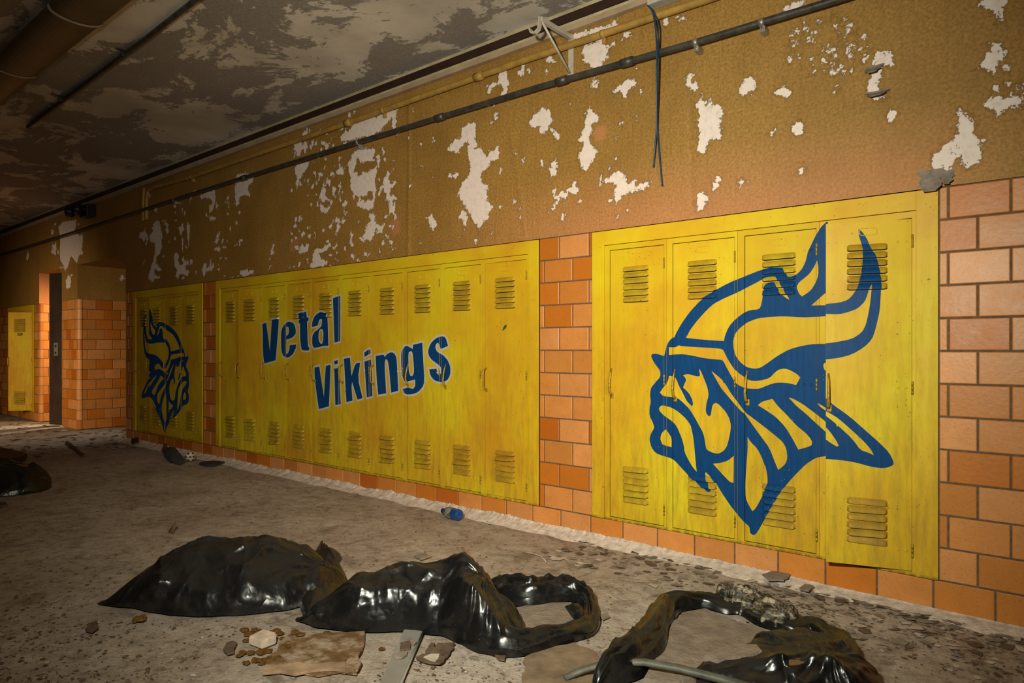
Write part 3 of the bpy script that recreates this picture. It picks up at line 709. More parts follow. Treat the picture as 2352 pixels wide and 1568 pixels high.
PEEL += [LL(p) for p in [
 [(1005,270),(1080,230),(1190,200),(1210,280),(1190,400),(1150,490),(1120,490),(1130,400),(1165,380),(1160,320),(1050,310),(1020,330)], [(1110,540),(1210,545),(1210,580),(1140,600)],
 [(1450,180),(1460,100),(1480,0),(1600,-20),(1700,40),(1690,90),(1640,140),(1620,200),(1660,240),(1640,300),(1570,260),(1500,310),(1510,380),(1480,400),(1455,330),(1460,250)],
 [(1360,400),(1365,350),(1382,390),(1378,430)], [(1495,500),(1510,470),(1525,480),(1510,530)], [(215,820),(230,760),(290,730),(295,690),(318,780),(300,820),(285,880),(260,830)],
 [(350,790),(400,730),(400,640),(440,595),(480,600),(500,680),(525,800),(510,850),(515,950),(490,1020),(450,1060),(440,1130),(470,1180),(510,1220),(490,1260),(430,1210),(410,1260),(430,1290),(495,1320),(490,1345),(430,1340),(400,1395),(335,1340),(360,1230),(400,1110),(430,950),(410,870),(370,880)],
 [(270,1190),(280,1110),(300,1095),(285,1170)], [(725,690),(790,630),(805,700),(780,740),(770,790),(795,830),(785,1000),(770,960),(770,850),(755,780)], [(830,680),(840,610),(880,650),(870,760),(860,930),(840,780)],
 [(670,1080),(680,1010),(710,1000),(740,1050),(720,1120),(755,1180),(790,1150),(765,1090),(790,1060),(820,1130),(860,1090),(860,1160),(810,1200),(865,1250),(845,1310),(800,1290),(750,1290),(720,1340),(690,1310),(710,1230),(680,1180)],
 [(1190,870),(1240,740),(1260,740),(1245,860),(1220,900)], [(1275,890),(1290,810),(1305,830),(1295,890)], [(1180,960),(1260,930),(1270,1020),(1240,1000)], [(1340,860),(1365,835),(1360,880)],
 [(1030,1230),(1060,1140),(1085,1150),(1090,1210),(1130,1180),(1140,1080),(1155,1100),(1150,1180),(1190,1120),(1180,1200),(1150,1240),(1090,1240),(1050,1330),(1040,1260)], [(1380,1050),(1405,1040),(1400,1085)],
 [(1520,1250),(1580,1220),(1640,1240),(1700,1220),(1705,1270),(1620,1300),(1560,1320),(1525,1290)], [(1870,1130),(1920,1050),(1910,990),(1950,890),(1960,910),(1945,980),(1965,1000),(1930,1050),(1900,1090)], [(1865,1225),(1920,1175),(1915,1210),(1880,1235)], [(2130,1210),(2175,1165),(2160,1220)]]]
PEEL += [FL(p) for p in [
 [(630,330),(680,280),(800,260),(830,250),(820,330),(800,380),(870,430),(880,400),(900,440),(885,600),(850,660),(830,730),(795,680),(770,650),(740,740),(705,820),(680,740),(650,690),(645,600),(650,480),(640,400)],
 [(570,570),(605,480),(610,560),(600,660),(580,620)], [(710,910),(740,850),(770,880),(765,950),(750,1000),(715,1000)], [(280,680),(300,580),(315,640),(300,700)]]]
PEEL += [RR(p) for p in [
 [(200,480),(255,475),(245,520),(290,525),(285,575),(240,565),(210,535)], [(270,670),(310,595),(310,650),(370,605),(365,630),(340,660),(415,665),(445,700),(435,760),(420,790),(440,830),(420,880),(360,890),(340,960),(320,980),(270,960),(290,880),(285,800),(300,720)],
 [(270,1260),(285,1215),(330,1220),(355,1250),(340,1300),(310,1345),(280,1335)], [(380,1170),(400,1125),(430,1130),(420,1170),(385,1200)], [(525,1160),(560,1125),(590,1150),(550,1190)],
 [(545,560),(580,500),(620,495),(665,525),(650,560),(590,600),(565,600)], [(770,580),(830,540),(870,560),(875,610),(830,615),(790,600)], [(735,840),(760,815),(785,840),(745,860)], [(875,800),(915,765),(955,800),(945,840),(905,865),(880,830)],
 [(1345,570),(1370,490),(1420,430),(1410,390),(1430,330),(1490,320),(1525,345),(1520,410),(1465,430),(1440,490),(1430,550),(1460,590),(1500,610),(1440,640),(1370,610)], [(1475,730),(1500,705),(1540,715),(1535,760),(1490,775)], [(920,1090),(945,1040),(965,1080),(960,1110),(930,1100)],
 [(1755,1060),(1770,990),(1840,920),(1890,910),(1920,840),(1930,770),(1950,700),(1990,705),(2000,740),(2050,770),(2040,840),(2090,890),(2070,950),(2085,1000),(2030,1060),(1960,1040),(1945,980),(1950,930),(1910,940),(1915,1000),(1890,1085),(1840,1050),(1800,1080)],
 [(2075,20),(2110,-20),(2260,-20),(2230,60),(2225,130),(2200,145),(2150,80)], [(2060,430),(2100,370),(2140,320),(2140,275),(2190,290),(2240,330),(2200,390),(2180,440),(2150,470),(2120,420)], [(2205,430),(2230,395),(2255,440),(2220,455)],
 [(2120,660),(2130,625),(2220,620),(2310,600),(2350,650),(2340,690),(2260,690),(2190,730),(2160,690)], [(2290,550),(2352,520),(2352,580),(2300,570)], [(2150,560),(2180,545),(2185,570),(2160,580)], [(2230,530),(2250,515),(2265,545),(2240,555)],
 [(820,75),(830,40),(900,15),(960,-20),(970,35),(900,60),(840,85)], [(150,110),(195,95),(215,120),(180,135)], [(60,140),(90,105),(105,150),(85,165)], [(850,370),(880,360),(880,390)], [(1160,540),(1170,560),(1140,580)]]]
TAN = [CL([(20,1350),(50,1280),(95,1270),(100,1330),(60,1410),(25,1400)]), CL([(920,1150),(960,1105),(1020,1120),(1010,1230),(960,1265),(930,1220)]), LL([(290,1450),(310,1390),(340,1400),(350,1470),(300,1480)]),
       W2([(1950,900),(1975,855),(2030,850),(2040,900),(2000,960),(1960,940)]), RR([(-20,1290),(300,1380),(0,1400)])]
# small vertical flakes lost round the larger bare patches
for (bx0, bx1, by0, by1, nn) in ((670, 915, 250, 630, 190), (330, 560, 430, 640, 60), (940, 1180, 180, 560, 26), (1180, 1500, 150, 520, 26), (120, 190, 500, 660, 14)):
    for _ in range(nn):
        cx, cy = rng.uniform(bx0, bx1), rng.uniform(by0, by1); a, b = rng.uniform(1.2, 4.5), rng.uniform(2, 8)
        PEEL.append([(cx-a, cy-b*.3), (cx-a*.2, cy-b), (cx+a, cy-b*.4), (cx+a*.6, cy+b*.6), (cx-a*.4, cy+b)])
# fine cracked slivers high on the right
for _ in range(95):
    an = rng.uniform(0, 6.28); rr = rng.random() ** .6; cx = 1120 + 260*rr*math.cos(an); cy = 285 + 205*rr*math.sin(an)
    L = rng.uniform(8, 30); w = rng.uniform(3, 10); th = rng.choice([1.9, 2.2, .7, 2.6, 1.3]) + rng.uniform(-.3, .3)
    dx, dy = math.cos(th), -abs(math.sin(th))
    PEEL.append(RR([(cx-dx*L, cy-dy*L), (cx-dy*w, cy+dx*w), (cx+dx*L*.6, cy+dy*L*.6), (cx+dy*w*.5, cy-dx*w*.5)]))
PEELW = [np.array(wall2(p)) for p in PEEL]; TANW = [np.array(wall2(p)) for p in TAN]

def poly_sd(P, R):                    # signed distance to polygon R, positive inside
    d2 = np.full(len(P), 1e9); ins = np.zeros(len(P), bool)
    for i in range(len(R)):
        a = R[i-1]; b = R[i]; e = b - a; w = P - a
        t = np.clip((w @ e) / max(e @ e, 1e-12), 0, 1); q = w - t[:, None]*e; d2 = np.minimum(d2, (q*q).sum(1))
        c = ((a[1] > P[:, 1]) != (b[1] > P[:, 1]))
        with np.errstate(divide='ignore', invalid='ignore'): xi = (b[0]-a[0])*(P[:, 1]-a[1])/(b[1]-a[1]) + a[0]
        ins ^= c & (P[:, 0] < xi)
    return np.where(ins, 1, -1)*np.sqrt(d2)
def field(P, polys, lim):
    out = np.full(len(P), -lim)
    for R in polys:
        lo, hi = R.min(0)-lim, R.max(0)+lim
        k = np.where((P[:, 0] > lo[0]) & (P[:, 0] < hi[0]) & (P[:, 1] > lo[1]) & (P[:, 1] < hi[1]))[0]
        if len(k): out[k] = np.maximum(out[k], poly_sd(P[k], R))
    return np.clip(out, -lim, lim)

def grid_block(x0, x1, z0, z1, st):
    nx = max(1, int(math.ceil((x1-x0)/st))); nz = max(1, int(math.ceil((z1-z0)/st)))
    X, Z = np.meshgrid(np.linspace(x0, x1, nx+1), np.linspace(z0, z1, nz+1))
    V = np.stack([X.ravel(), np.zeros(X.size), Z.ravel()], 1)
    i = np.arange(nz)[:, None]*(nx+1) + np.arange(nx)[None, :]; i = i.ravel()
    return V, np.stack([i, i+1, i+nx+2, i+nx+1], 1)
VV, FF, off = [], [], 0
for blk in ((A1R, XR, TT, CEIL, .0125), (A1L, A1R, LINT, CEIL, .02), (A2R, A1L, TT, CEIL, .015), (A2L, A2R, LINT, CEIL, .02), (-14.5, A2L, TT, CEIL, .025), (XL, -14.5, TT, CEIL, .3)):
    v, f = grid_block(*blk); VV.append(v); FF.append(f + off); off += len(v)
V = np.concatenate(VV); Fq = np.concatenate(FF)
P2 = V[:, [0, 2]]
peel = field(P2, PEELW, .10)
tanf = .6*np.clip(field(P2, TANW, .06)/.03 + .5, 0, 1)
glow = np.clip((V[:, 0]+3.4)/1.2, 0, 1)*np.clip((2.12-V[:, 2])/.5, 0, 1)*np.clip((-.1-V[:, 0])/.5, 0, 1)   # lamp's hot area above the right lockers, painted into the wall colour
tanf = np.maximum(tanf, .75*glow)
# hairline seams stand out of the plaster
for (px0, py0, px1, py1, hgt) in ((941, 235, 938, 600, .006), (1172, 300, 1208, 545, .003), (1583, 215, 1590, 470, -.004), (2196, 240, 2192, 420, .004)):
    a = np.array(wall2([(px0, py0)])[0]); b = np.array(wall2([(px1, py1)])[0]); e = b-a; w = P2-a
    t = np.clip((w @ e)/(e @ e), 0, 1); q = w - t[:, None]*e; dd = np.sqrt((q*q).sum(1)) 
    V[:, 1] -= hgt*np.exp(-(dd/.014)**2)
me = bpy.data.meshes.new('wall_right'); me.from_pydata(V.tolist(), [], Fq.tolist())
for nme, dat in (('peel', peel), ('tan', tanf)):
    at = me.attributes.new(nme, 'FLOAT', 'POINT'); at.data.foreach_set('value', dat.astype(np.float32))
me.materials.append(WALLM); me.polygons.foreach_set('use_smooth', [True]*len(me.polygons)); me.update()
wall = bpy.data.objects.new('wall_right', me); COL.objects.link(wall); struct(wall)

# doorway reveals (plaster) as wall pieces
rv = MB()
def rev_wall(x, z0, z1, flip):
    n = 20
    for i in range(n):
        y0, y1 = YB*i/n, YB*(i+1)/n
        q = [(x, y0, z0), (x, y1, z0), (x, y1, z1), (x, y0, z1)]
        rv.face(q if flip else q[::-1])
for xl, xr in ((A1L, A1R), (A2L, A2R)):
    rev_wall(xl, TT, LINT, True); rev_wall(xr, 0, LINT, False)
    rv.face([(xl, 0, LINT), (xr, 0, LINT), (xr, YB, LINT), (xl, YB, LINT)])
    rv.face([(xl, YB, 0), (xr, YB, 0), (xr, YB, LINT), (xl, YB, LINT)])
ro = rv.build('wall_reveals', [WALLM]); bm = bmesh.new(); bm.from_mesh(ro.data)
bmesh.ops.subdivide_edges(bm, edges=bm.edges, cuts=12, use_grid_fill=True); bm.to_mesh(ro.data); bm.free()
pv = np.array([[v.co.y, v.co.z] for v in ro.data.vertices]); fx = np.array([v.co.x for v in ro.data.vertices])
pk = [np.array([(.62,1.83),(.72,2.0),(.9,2.1),(1.2,2.12),(1.5,2.05),(1.5,1.95),(1.1,2.0),(.95,1.9),(1.3,1.8),(1.1,1.78),(.85,1.87)]), np.array([(.5,2.02),(.6,2.06),(.55,2.1)])]
at = ro.data.attributes.new('peel', 'FLOAT', 'POINT'); at.data.foreach_set('value', np.where(np.abs(fx-A1L) < .01, field(pv, pk, .1), -.1).astype(np.float32))
at = ro.data.attributes.new('tan', 'FLOAT', 'POINT'); at.data.foreach_set('value', np.where(np.abs(fx-A2L) < .01, .8, 0).astype(np.float32))
ro.parent = wall

# glazed tile wainscot
PAL = [((.63, .30, .105), 5), ((.58, .25, .060), 4), ((.52, .185, .022), 4), ((.66, .335, .145), 4), ((.45, .135, .014), 2), ((.56, .27, .08), 3)]
PALF = [(c[0]*1.06, c[1]*.85, c[2]*.62) for c, k in PAL for _ in range(k)]
class Tiles(MB):
    def __init__(s): super().__init__(); s.col = []
    def tile(s, O, U, N, u0, u1, z0, z1, col, gap=.0055, bev=.004, dep=.006):
        a, b, c, d = u0+gap/2, u1-gap/2, z0+gap/2, z1-gap/2
        if b-a < .006: return
        pt = lambda u, z, n: (O + U*u + N*n + Vector((0, 0, z)))
        bv = min(bev, (b-a)*.3)
        o = [pt(a, c, -dep), pt(b, c, -dep), pt(b, d, -dep), pt(a, d, -dep)]; i = [pt(a+bv, c+bv, 0), pt(b-bv, c+bv, 0), pt(b-bv, d-bv, 0), pt(a+bv, d-bv, 0)]
        m = [pt(a+bv*.3, c+bv*.3, -bv*.45), pt(b-bv*.3, c+bv*.3, -bv*.45), pt(b-bv*.3, d-bv*.3, -bv*.45), pt(a+bv*.3, d-bv*.3, -bv*.45)]
        n0 = len(s.f); s.face(i, 0)
        for k in range(4): s.face([m[k], m[(k+1) % 4], i[(k+1) % 4], i[k]], 0); s.face([o[k], o[(k+1) % 4], m[(k+1) % 4], m[k]], 0)
        s.col += [col]*(len(s.f)-n0)
    def grout(s, pts): s.face(pts, 1); s.col.append((.1, .08, .06))
    def course(s, O, U, N, u0, u1, z0, z1, phase, pitch):
        s.grout([O+U*u0+N*-.005+Vector((0, 0, z0)), O+U*u1+N*-.005+Vector((0, 0, z0)), O+U*u1+N*-.005+Vector((0, 0, z1)), O+U*u0+N*-.005+Vector((0, 0, z1))])
        k = math.floor((u0-phase)/pitch); u = phase + k*pitch
        while u < u1:
            a, b = max(u, u0), min(u+pitch, u1)
            c = rng.choice(PALF); j = rng.uniform(.88, 1.08)
            s.tile(O, U, N, a, b, z0, z1, tuple(x*j for x in c)); u += pitch
tl = Tiles(); UX = Vector((1, 0, 0)); NY = Vector((0, -1, 0)); O0 = Vector((0, .004, 0))
RH = (TT-ZB)/12
def zrow(r): return (TT-(r+1)*RH, TT-r*RH)
def pier(u0, u1, pA, pB, pitch=.2075):
    for r in range(12):
        z0, z1 = zrow(r); tl.course(O0, UX, NY, u0, u1, z0, z1, pA if r % 2 == 0 else pB, pitch)
RX0, RX1 = RB0-.08, RB0+4*UNIT+.08; MX0, MX1 = MB0-.08, MB0+10*UNIT+.08; LX0, LX1 = LB0-.08, LB0+4*UNIT+.08; FX1 = FB0+3*UNIT+.08
pier(RX1, XR, -.414, -.314); pier(MX1, RX0, -2.369, -2.482); pier(LX1, MX0, -6.71, -6.605); pier(A1R, LX0, -8.60, -8.53)
BN = .05
pier(A2R, A1L-BN, -10.6, -10.7); pier(FX1, A2L-BN, -12.0, -11.9); pier(XL, FB0-.08, -14, -14.1)
tl.course(O0, UX, NY, A1R, XR, 0, ZB, -2.149, .2103)
tl.course(O0, UX, NY, A2R, A1L-BN, 0, ZB, -10.6, .2103); tl.course(O0, UX, NY, XL, A2L-BN, 0, ZB, -12, .2103)
UY = Vector((0, 1, 0))
for xl in (A1L, A2L):
    O1 = Vector((xl-.004, 0, 0)); N1 = Vector((1, 0, 0))
    for r in range(13):
        z0, z1 = zrow(r) if r < 12 else (0, ZB)
        tl.course(O1, UY, N1, BN, YB, z0, z1, .02 if r % 2 == 0 else .12, .2075)
        c = rng.choice(PALF); cc = Vector((xl-BN, .004+BN, 0)); n0 = len(tl.f)   # rounded corner tile
        for k in range(8):
            a0, a1 = -math.pi/2+math.pi/2*k/8, -math.pi/2+math.pi/2*(k+1)/8
            p = lambda a, z: cc + Vector((BN*math.cos(a), BN*math.sin(a), z))
            tl.face([p(a0, z0+.003), p(a1, z0+.003), p(a1, z1-.003), p(a0, z1-.003)], 0)
            q = lambda a, z: cc + Vector(((BN-.005)*math.cos(a), (BN-.005)*math.sin(a), z))
            tl.face([q(a0, z0-.003), q(a1, z0-.003), q(a1, z0+.003), q(a0, z0+.003)], 1)
        tl.col += [c]*(len(tl.f)-n0)
to = tl.build('tile_wainscot', [TILEM, GROUT], wall)
ca = to.data.color_attributes.new('tilecol', 'FLOAT_COLOR', 'CORNER')
buf = np.ones((len(to.data.loops), 4), np.float32)
for p, c in zip(to.data.polygons, tl.col): buf[p.loop_start:p.loop_start+p.loop_total, :3] = c
ca.data.foreach_set('color', buf.ravel())
bm = bmesh.new(); bm.from_mesh(to.data)
for f in bm.faces: f.smooth = len(f.verts) == 4 and f.material_index == 0 and False
bm.to_mesh(to.data); bm.free()

# floor: slightly uneven, dusty
def fz(x, y): return .006*mnoise.noise(Vector((x*2.2, y*2.2, 0))) + .004*mnoise.noise(Vector((x*9, y*9, 3)))
def floor_block(x0, x1, y0, y1, st, mb):
    nx, ny = int((x1-x0)/st), int((y1-y0)/st); b = len(mb.v)
    for j in range(ny+1):
        for i in range(nx+1):
            x, y = x0+(x1-x0)*i/nx, y0+(y1-y0)*j/ny; mb.v.append((x, y, fz(x, y) - .008))
    for j in range(ny):
        for i in range(nx):
            q = b+j*(nx+1)+i; mb.f.append((q, q+1, q+nx+2, q+nx+1)); mb.m.append(0)
fm = MB(); floor_block(-9, XR, -5.0, .3, .04, fm); floor_block(XL, -9, -5.0, 1.6, .1, fm)
fo = struct(fm.build('floor', [FLOORM], smooth=True))
cm = MB(); cm.face([(XL, -5, CEIL), (XL, .3, CEIL), (XR, .3, CEIL), (XR, -5, CEIL)]); struct(cm.build('ceiling', [CEILM]))
BACKW = simple('mustard_plaster', (.26, .14, .03, 1), .7)
wm = MB(); wm.face([(XL, -5, -.05), (XR, -5, -.05), (XR, -5, CEIL), (XL, -5, CEIL)]); struct(wm.build('wall_left', [BACKW]))
wm = MB(); wm.face([(XL, -5, -.05), (XL, 1.6, -.05), (XL, 1.6, CEIL), (XL, -5, CEIL)]); struct(wm.build('wall_end', [BACKW]))
wm = MB(); wm.face([(XR, -5, -.05), (XR, -5, CEIL), (XR, .3, CEIL), (XR, .3, -.05)]); struct(wm.build('wall_back', [BACKW]))

# ------------------------------------------------------------------ trims and services high on the wall
def zr(r): return CAMZ + MR*r
tm = MB(); tm.box((-14, -.03, zr(.3703)), (XR, .0, zr(.3792)), 0, .003); struct(tm.build('trim_1', [REDTRIM]))
tm = MB(); tm.box((-14, -.024, zr(.3794)), (XR, .0, CEIL), 0, .004); tm.box((-14, -.016, zr(.3672)), (XR, .0, zr(.3700)), 0, .003); tm.box((-14, -.022, zr(.3650)), (XR, .0, zr(.3670)), 0, .003)
struct(tm.build('trim_2', [CREAM]))
rx = on_wall(1500, 12).x
t = thing('cable_raceway', 'beige metal cable raceway running just below the dark red ceiling trim', 'raceway', (0, 0, 0))
m = MB(); m.box((-14, -.035, zr(.3585)), (rx, -.001, zr(.3647)), 0, .003); m.build('channel', [BEIGE], t)
for px in (345, 826, 1095, 1398):
    x = on_wall(px, 200).x; m = MB(); m.box((x-.02, -.037, zr(.3583)), (x+.02, -.001, zr(.3649)), 0, .002); m.build('joint_cover', [BEIGE], t)
tag(MB().build('x', []), '', '') if False else None
m = MB(); a = on_wall(1492, 18); m.box((rx+.002, -.07, a.z-.02), (rx+.30, -.002, a.z+.10), 0, .006); tag(m.build('junction_box', [OFFWHITE]), 'grey metal junction box at the right end of the beige raceway', 'junction box')

def pipe_thing(name, label, pts, r, mat, y, straps, couplings, cat='pipe', smat=STEEL):
    t = thing(name, label, cat, (0, 0, 0))
    W = [on_wall(px, py, y) for px, py in pts]
    W = [Vector((p.x, y, p.z)) for p in W]
    dense = []
    for i in range(len(W)-1):
        for k in range(6): dense.append(W[i].lerp(W[i+1], k/6))
    dense.append(W[-1]); m = MB(); m.tube(dense, r, 12); m.build('tube', [mat], t, smooth=True)
    def at(px):
        x = on_wall(px, 300, y).x
        for i in range(len(W)-1):
            if min(W[i].x, W[i+1].x) <= x <= max(W[i].x, W[i+1].x): k = (x-W[i].x)/(W[i+1].x-W[i].x); return W[i].lerp(W[i+1], k)
        return W[0]
    for px in couplings:
        p = at(px); m = MB(); m.tube([p+Vector((-.035, 0, 0)), p+Vector((.035, 0, 0))], r*1.35, 12); m.build('coupling', [mat], t, smooth=True)
    for px in straps:
        p = at(px); m = MB()
        m.tube([p+Vector((-.012, 0, 0)), p+Vector((.012, 0, 0))], r*1.18, 12); m.box((p.x-.012, y+r*.3, p.z-r*2.4), (p.x+.012, -.0005, p.z-r*.8), 0, .001)
        m.lathe([(.006, 0), (.005, .003), (.001, .004)], Matrix.Translation((p.x, y+r*.3, p.z-r*1.7)) @ Matrix.Rotation(math.pi/2, 4, 'X'), 8)
        m.build('strap', [smat], t, smooth=True)
    return t
pipe_thing('conduit', 'long dark grey conduit running below the yellow pipe across the whole wall', [(-60, 604), (0, 585), (160, 536), (489, 430), (820, 327), (1239, 199.5), (1508, 123), (1600, 97), (1920, 0), (2100, -58)], .017, GPIPE, -.066, [400, 822, 1598, 1750], [560, 1010, 1290, 1440])
pipe_thing('pipe', 'yellow painted pipe running just under the beige raceway', [(337, 505), (337, 455), (341, 438), (352, 430), (366, 427), (437, 407), (800, 282), (1200, 140), (1508, 37), (1600, 7), (1680, -20)], .02, YPIPE, -.0285, [440, 880, 1385], [800, 1100], smat=YPIPE)
pipe_thing('pipe', 'short upright yellow stub pipe beside the left end of the yellow pipe', [(329, 508), (329, 470), (331, 430)], .016, YPIPE, -.022, [], [], smat=YPIPE)

# support bracket with hook
bx = on_wall(1313, 100).x
t = thing('wall_bracket', 'white metal bracket with a hook arm standing out above the dark conduit', 'bracket', (bx, 0, 0))
def wz(px, py): return on_wall(px, py).z
m = MB(); m.box((-.017, -.010, wz(1313, 173)), (.017, -.001, wz(1313, 82)), 0, .002); m.build('wall_plate', [OFFWHITE], t)
zt = wz(1312, 88)
m = MB(); m.box((-.013, -.30, zt-.012), (.013, -.010, zt+.012), 0, .003); m.build('arm', [OFFWHITE], t)
m = MB(); m.tube([(0, -.285, zt-.01), (0, -.018, wz(1313, 170))], .007, 8); m.build('brace', [OFFWHITE], t, smooth=True)
m = MB(); hk = [(0, -.300, zt+.012), (0, -.302, zt-.02), (-.004, -.306, zt-.055), (-.022, -.315, zt-.075), (-.045, -.318, zt-.07), (-.056, -.318, zt-.045)]
for i in range(len(hk)-1):
    a, b = Vector(hk[i]), Vector(hk[i+1]); w = Vector((0, .026, 0)); th = (b-a).cross(w).normalized()*.004
    m.mesh([a-w*.5-th, a+w*.5-th, a+w*.5+th, a-w*.5+th, b-w*.5-th, b+w*.5-th, b+w*.5+th, b-w*.5+th], [(0,1,5,4),(1,2,6,5),(2,3,7,6),(3,0,4,7),(0,3,2,1),(4,5,6,7)])
m.build('hook', [OFFWHITE], t)
# blue cables
def cable(label, pts, grp):
    W = [on_wall(px, py, y) for px, py, y in pts]; dense = []
    n = len(W)
    for i in range(n-1):
        p0, p1, p2, p3 = W[max(i-1, 0)], W[i], W[i+1], W[min(i+2, n-1)]
        for k in range(6):
            u = k/6; dense.append(.5*((2*p1)+(p2-p0)*u+(2*p0-5*p1+4*p2-p3)*u*u+(3*p1-p0-3*p2+p3)*u**3))
    dense.append(W[-1]); m = MB(); m.tube(dense, .0042, 8); tag(m.build('blue_cable', [BLUECABLE], smooth=True), label, 'cable', grp)
cable('blue cable hanging from the junction box, the longer one ending lower right', [(1489, 14, -.045), (1502, 28, -.055), (1512, 58, -.075), (1511, 110, -.098), (1510, 200, -.085), (1510, 290, -.03), (1514, 350, -.025), (1521, 427, -.02)], 'blue cables')
cable('blue cable hanging from the junction box, the shorter one ending lower left', [(1488, 13, -.06), (1498, 26, -.075), (1505, 60, -.08), (1508, 110, -.108), (1508, 200, -.095), (1508, 290, -.045), (1505, 330, -.035), (1501, 384, -.02)], 'blue cables')
# black twin lamp unit
c = on_wall(192, 484, -.10)
t = thing('emergency_light', 'black twin-headed emergency light mounted high on the far wall', 'emergency light', (c.x, 0, c.z))
m = MB(); m.box((-.12, -.11, -.075), (.13, -.002, .075), 0, .012); m.build('housing', [BLACKPLASTIC], t)
for dx in (-.20, .06):
    m = MB(); m.lathe([(.02, .0), (.055, .01), (.075, .06), (.078, .09), (.072, .092), (.001, .08)], Matrix.Translation((dx, -.13, .01)) @ Matrix.Rotation(math.pi/2, 4, 'X') @ Matrix.Rotation(-.9, 4, 'Y'), 18); m.build('lamp_head', [BLACKPLASTIC], t, smooth=True)
    m = MB(); m.tube([(dx, -.10, .01), (dx, -.135, .01)], .02, 10); m.build('swivel', [BLACKPLASTIC], t, smooth=True)

# ceiling lamps and ceiling conduit
xs = [-3.22, -4.424, -5.60, -6.78]
flab = ['long dead ceiling lamp with grimy wraparound lens, nearest of the row', 'long dead ceiling lamp with grimy lens, middle one of the row', 'long dead ceiling lamp with grimy lens, farthest one cut by the left edge']
for i in range(3):
    t = thing('ceiling_lamp', flab[i], 'ceiling lamp', ((xs[i]+xs[i+1])/2, -1.87, CEIL), 'row of ceiling lamps'); L = (xs[i]-xs[i+1])/2 - .004
    m = MB(); m.box((-L, -.10, -.05), (L, .10, -.0005), 0, .003); m.build('housing', [OFFWHITE], t)
    m = MB(); n = 16; prof = []
    for k in range(n+1):
        a = math.pi*k/n; prof.append((-.135*math.cos(a)*1.0, -.045 - .055*math.sin(a)**.75))
    for k in range(n): m.face([(-L+.006, prof[k][0], prof[k][1]), (L-.006, prof[k][0], prof[k][1]), (L-.006, prof[k+1][0], prof[k+1][1]), (-L+.006, prof[k+1][0], prof[k+1][1])])
    m.build('lens', [LENS], t, smooth=True)
    for sx in (-1, 1):
        m = MB(); ring = [(sx*L, y*1.03, z*1.03) for y, z in prof]; ring2 = [(sx*(L-.010), y*1.03, z*1.03) for y, z in prof]
        for k in range(n): m.face([ring[k], ring[k+1], ring2[k+1], ring2[k]])
        m.face(ring); m.build('end_cap', [OFFWHITE], t)
m = MB(); m.tube([(-2.6, -1.52, CEIL-.022), (-4.5, -1.455, CEIL-.022), (-7.09, -1.393, CEIL-.022)], .016, 10)
t = thing('conduit', 'dark conduit running along the ceiling beside the dead lamps', 'pipe'); m.build('tube', [GPIPE], t, smooth=True)
for x in (-3.6, -4.85, -6.1):
    m = MB(); m.box((x-.012, -1.455-.045, CEIL-.006), (x+.012, -1.455+.045, CEIL-.0005), 0, .001); m.tube([(x-.012, -1.455-.012*(x+4.85)*1, CEIL-.022), (x+.012, -1.455-.012*(x+4.85), CEIL-.022)], .019, 10); m.build('strap', [GPIPE], t)

# open door in the second doorway
p0 = on_wall(113, 800, -.06); p1 = on_wall(141, 800, .02)
ua = Vector((p1.x-p0.x, p1.y-p0.y, 0)); Ld = ua.length; ang = math.atan2(ua.y, ua.x)
t = thing('door', 'dark brown wooden door leaf seen standing open in the far doorway', 'door', (p0.x, p0.y, 0)); t.rotation_euler.z = ang
zt = CAMZ + (YH-628)*(Vector((p0.x, p0.y, 0)) - Vector((0, -DIST, 0))).dot(Vector((FW[0], FW[1], 0)))/F
m = MB(); m.box((0, 0, .012), (Ld, .045, zt), 0, .003); m.build('leaf', [DOORBROWN], t)
zl0, zl1 = .98, 1.16
m = MB(); m.box((Ld*.40, -.004, zl0), (Ld*.72, 0, zl1), 0, .0015); lp = m.build('lock_plate', [STEEL], t)
for z in (1.115, 1.02):
    m = MB(); m.lathe([(.017, 0), (.016, .006), (.010, .008), (.001, .009)], Matrix.Translation((Ld*.56, -.004, z)) @ Matrix.Rotation(math.pi/2, 4, 'X'), 14); m.build('lock_cylinder', [BLACKPLASTIC], lp)

# ------------------------------------------------------------------ bin bags and litter
def interp(st, a):                    # smooth interpolation of stations
    for i in range(len(st)-1):
        if st[i][0] <= a <= st[i+1][0]:
            k = (a-st[i][0])/(st[i+1][0]-st[i][0]); k = k*k*(3-2*k)*.5 + k*.5
            return [p+(q-p)*k for p, q in zip(st[i][1:], st[i+1][1:])]
    return list(st[0][1:]) if a < st[0][0] else list(st[-1][1:])
def ridged(v, s, seed): return 1 - 2*abs(mnoise.noise(v*s + Vector((seed, seed*.7, -seed))))
def crumple(a, b, seed, gx=0.0, gy=2.8):
    v = Vector((a, b, 0)); w = v + Vector((mnoise.noise(v*5+Vector((seed,)*3)), mnoise.noise(v*5+Vector((9-seed,)*3)), 0))*.06
    # folds radiate from the gather point
    dx, dy = a-gx, b-gy; th = math.atan2(dy, dx); rr = math.hypot(dx, dy)
    rad = ridged(Vector((th*2.6, rr*.8, seed)), 1.8, seed)
    return .55*ridged(w, 3.6, seed) + .32*ridged(w, 7.5, seed+3) + .09*ridged(w, 17, seed+7) + .42*rad
def creases(seed, a0, a1, b0, b1, gx, gy, n):
    r_ = random.Random(int(seed*100)); out = []
    for _ in range(n):
        x, y = r_.uniform(a0, a1), r_.uniform(b0, b1); th = math.atan2(gy-y, gx-x) + r_.gauss(0, .55); L = r_.uniform(.05, .22)
        out.append((x, y, math.cos(th), math.sin(th), L, r_.uniform(.006, .016)*r_.choice([1, 1, -.7]), r_.uniform(.012, .03)))
    return out
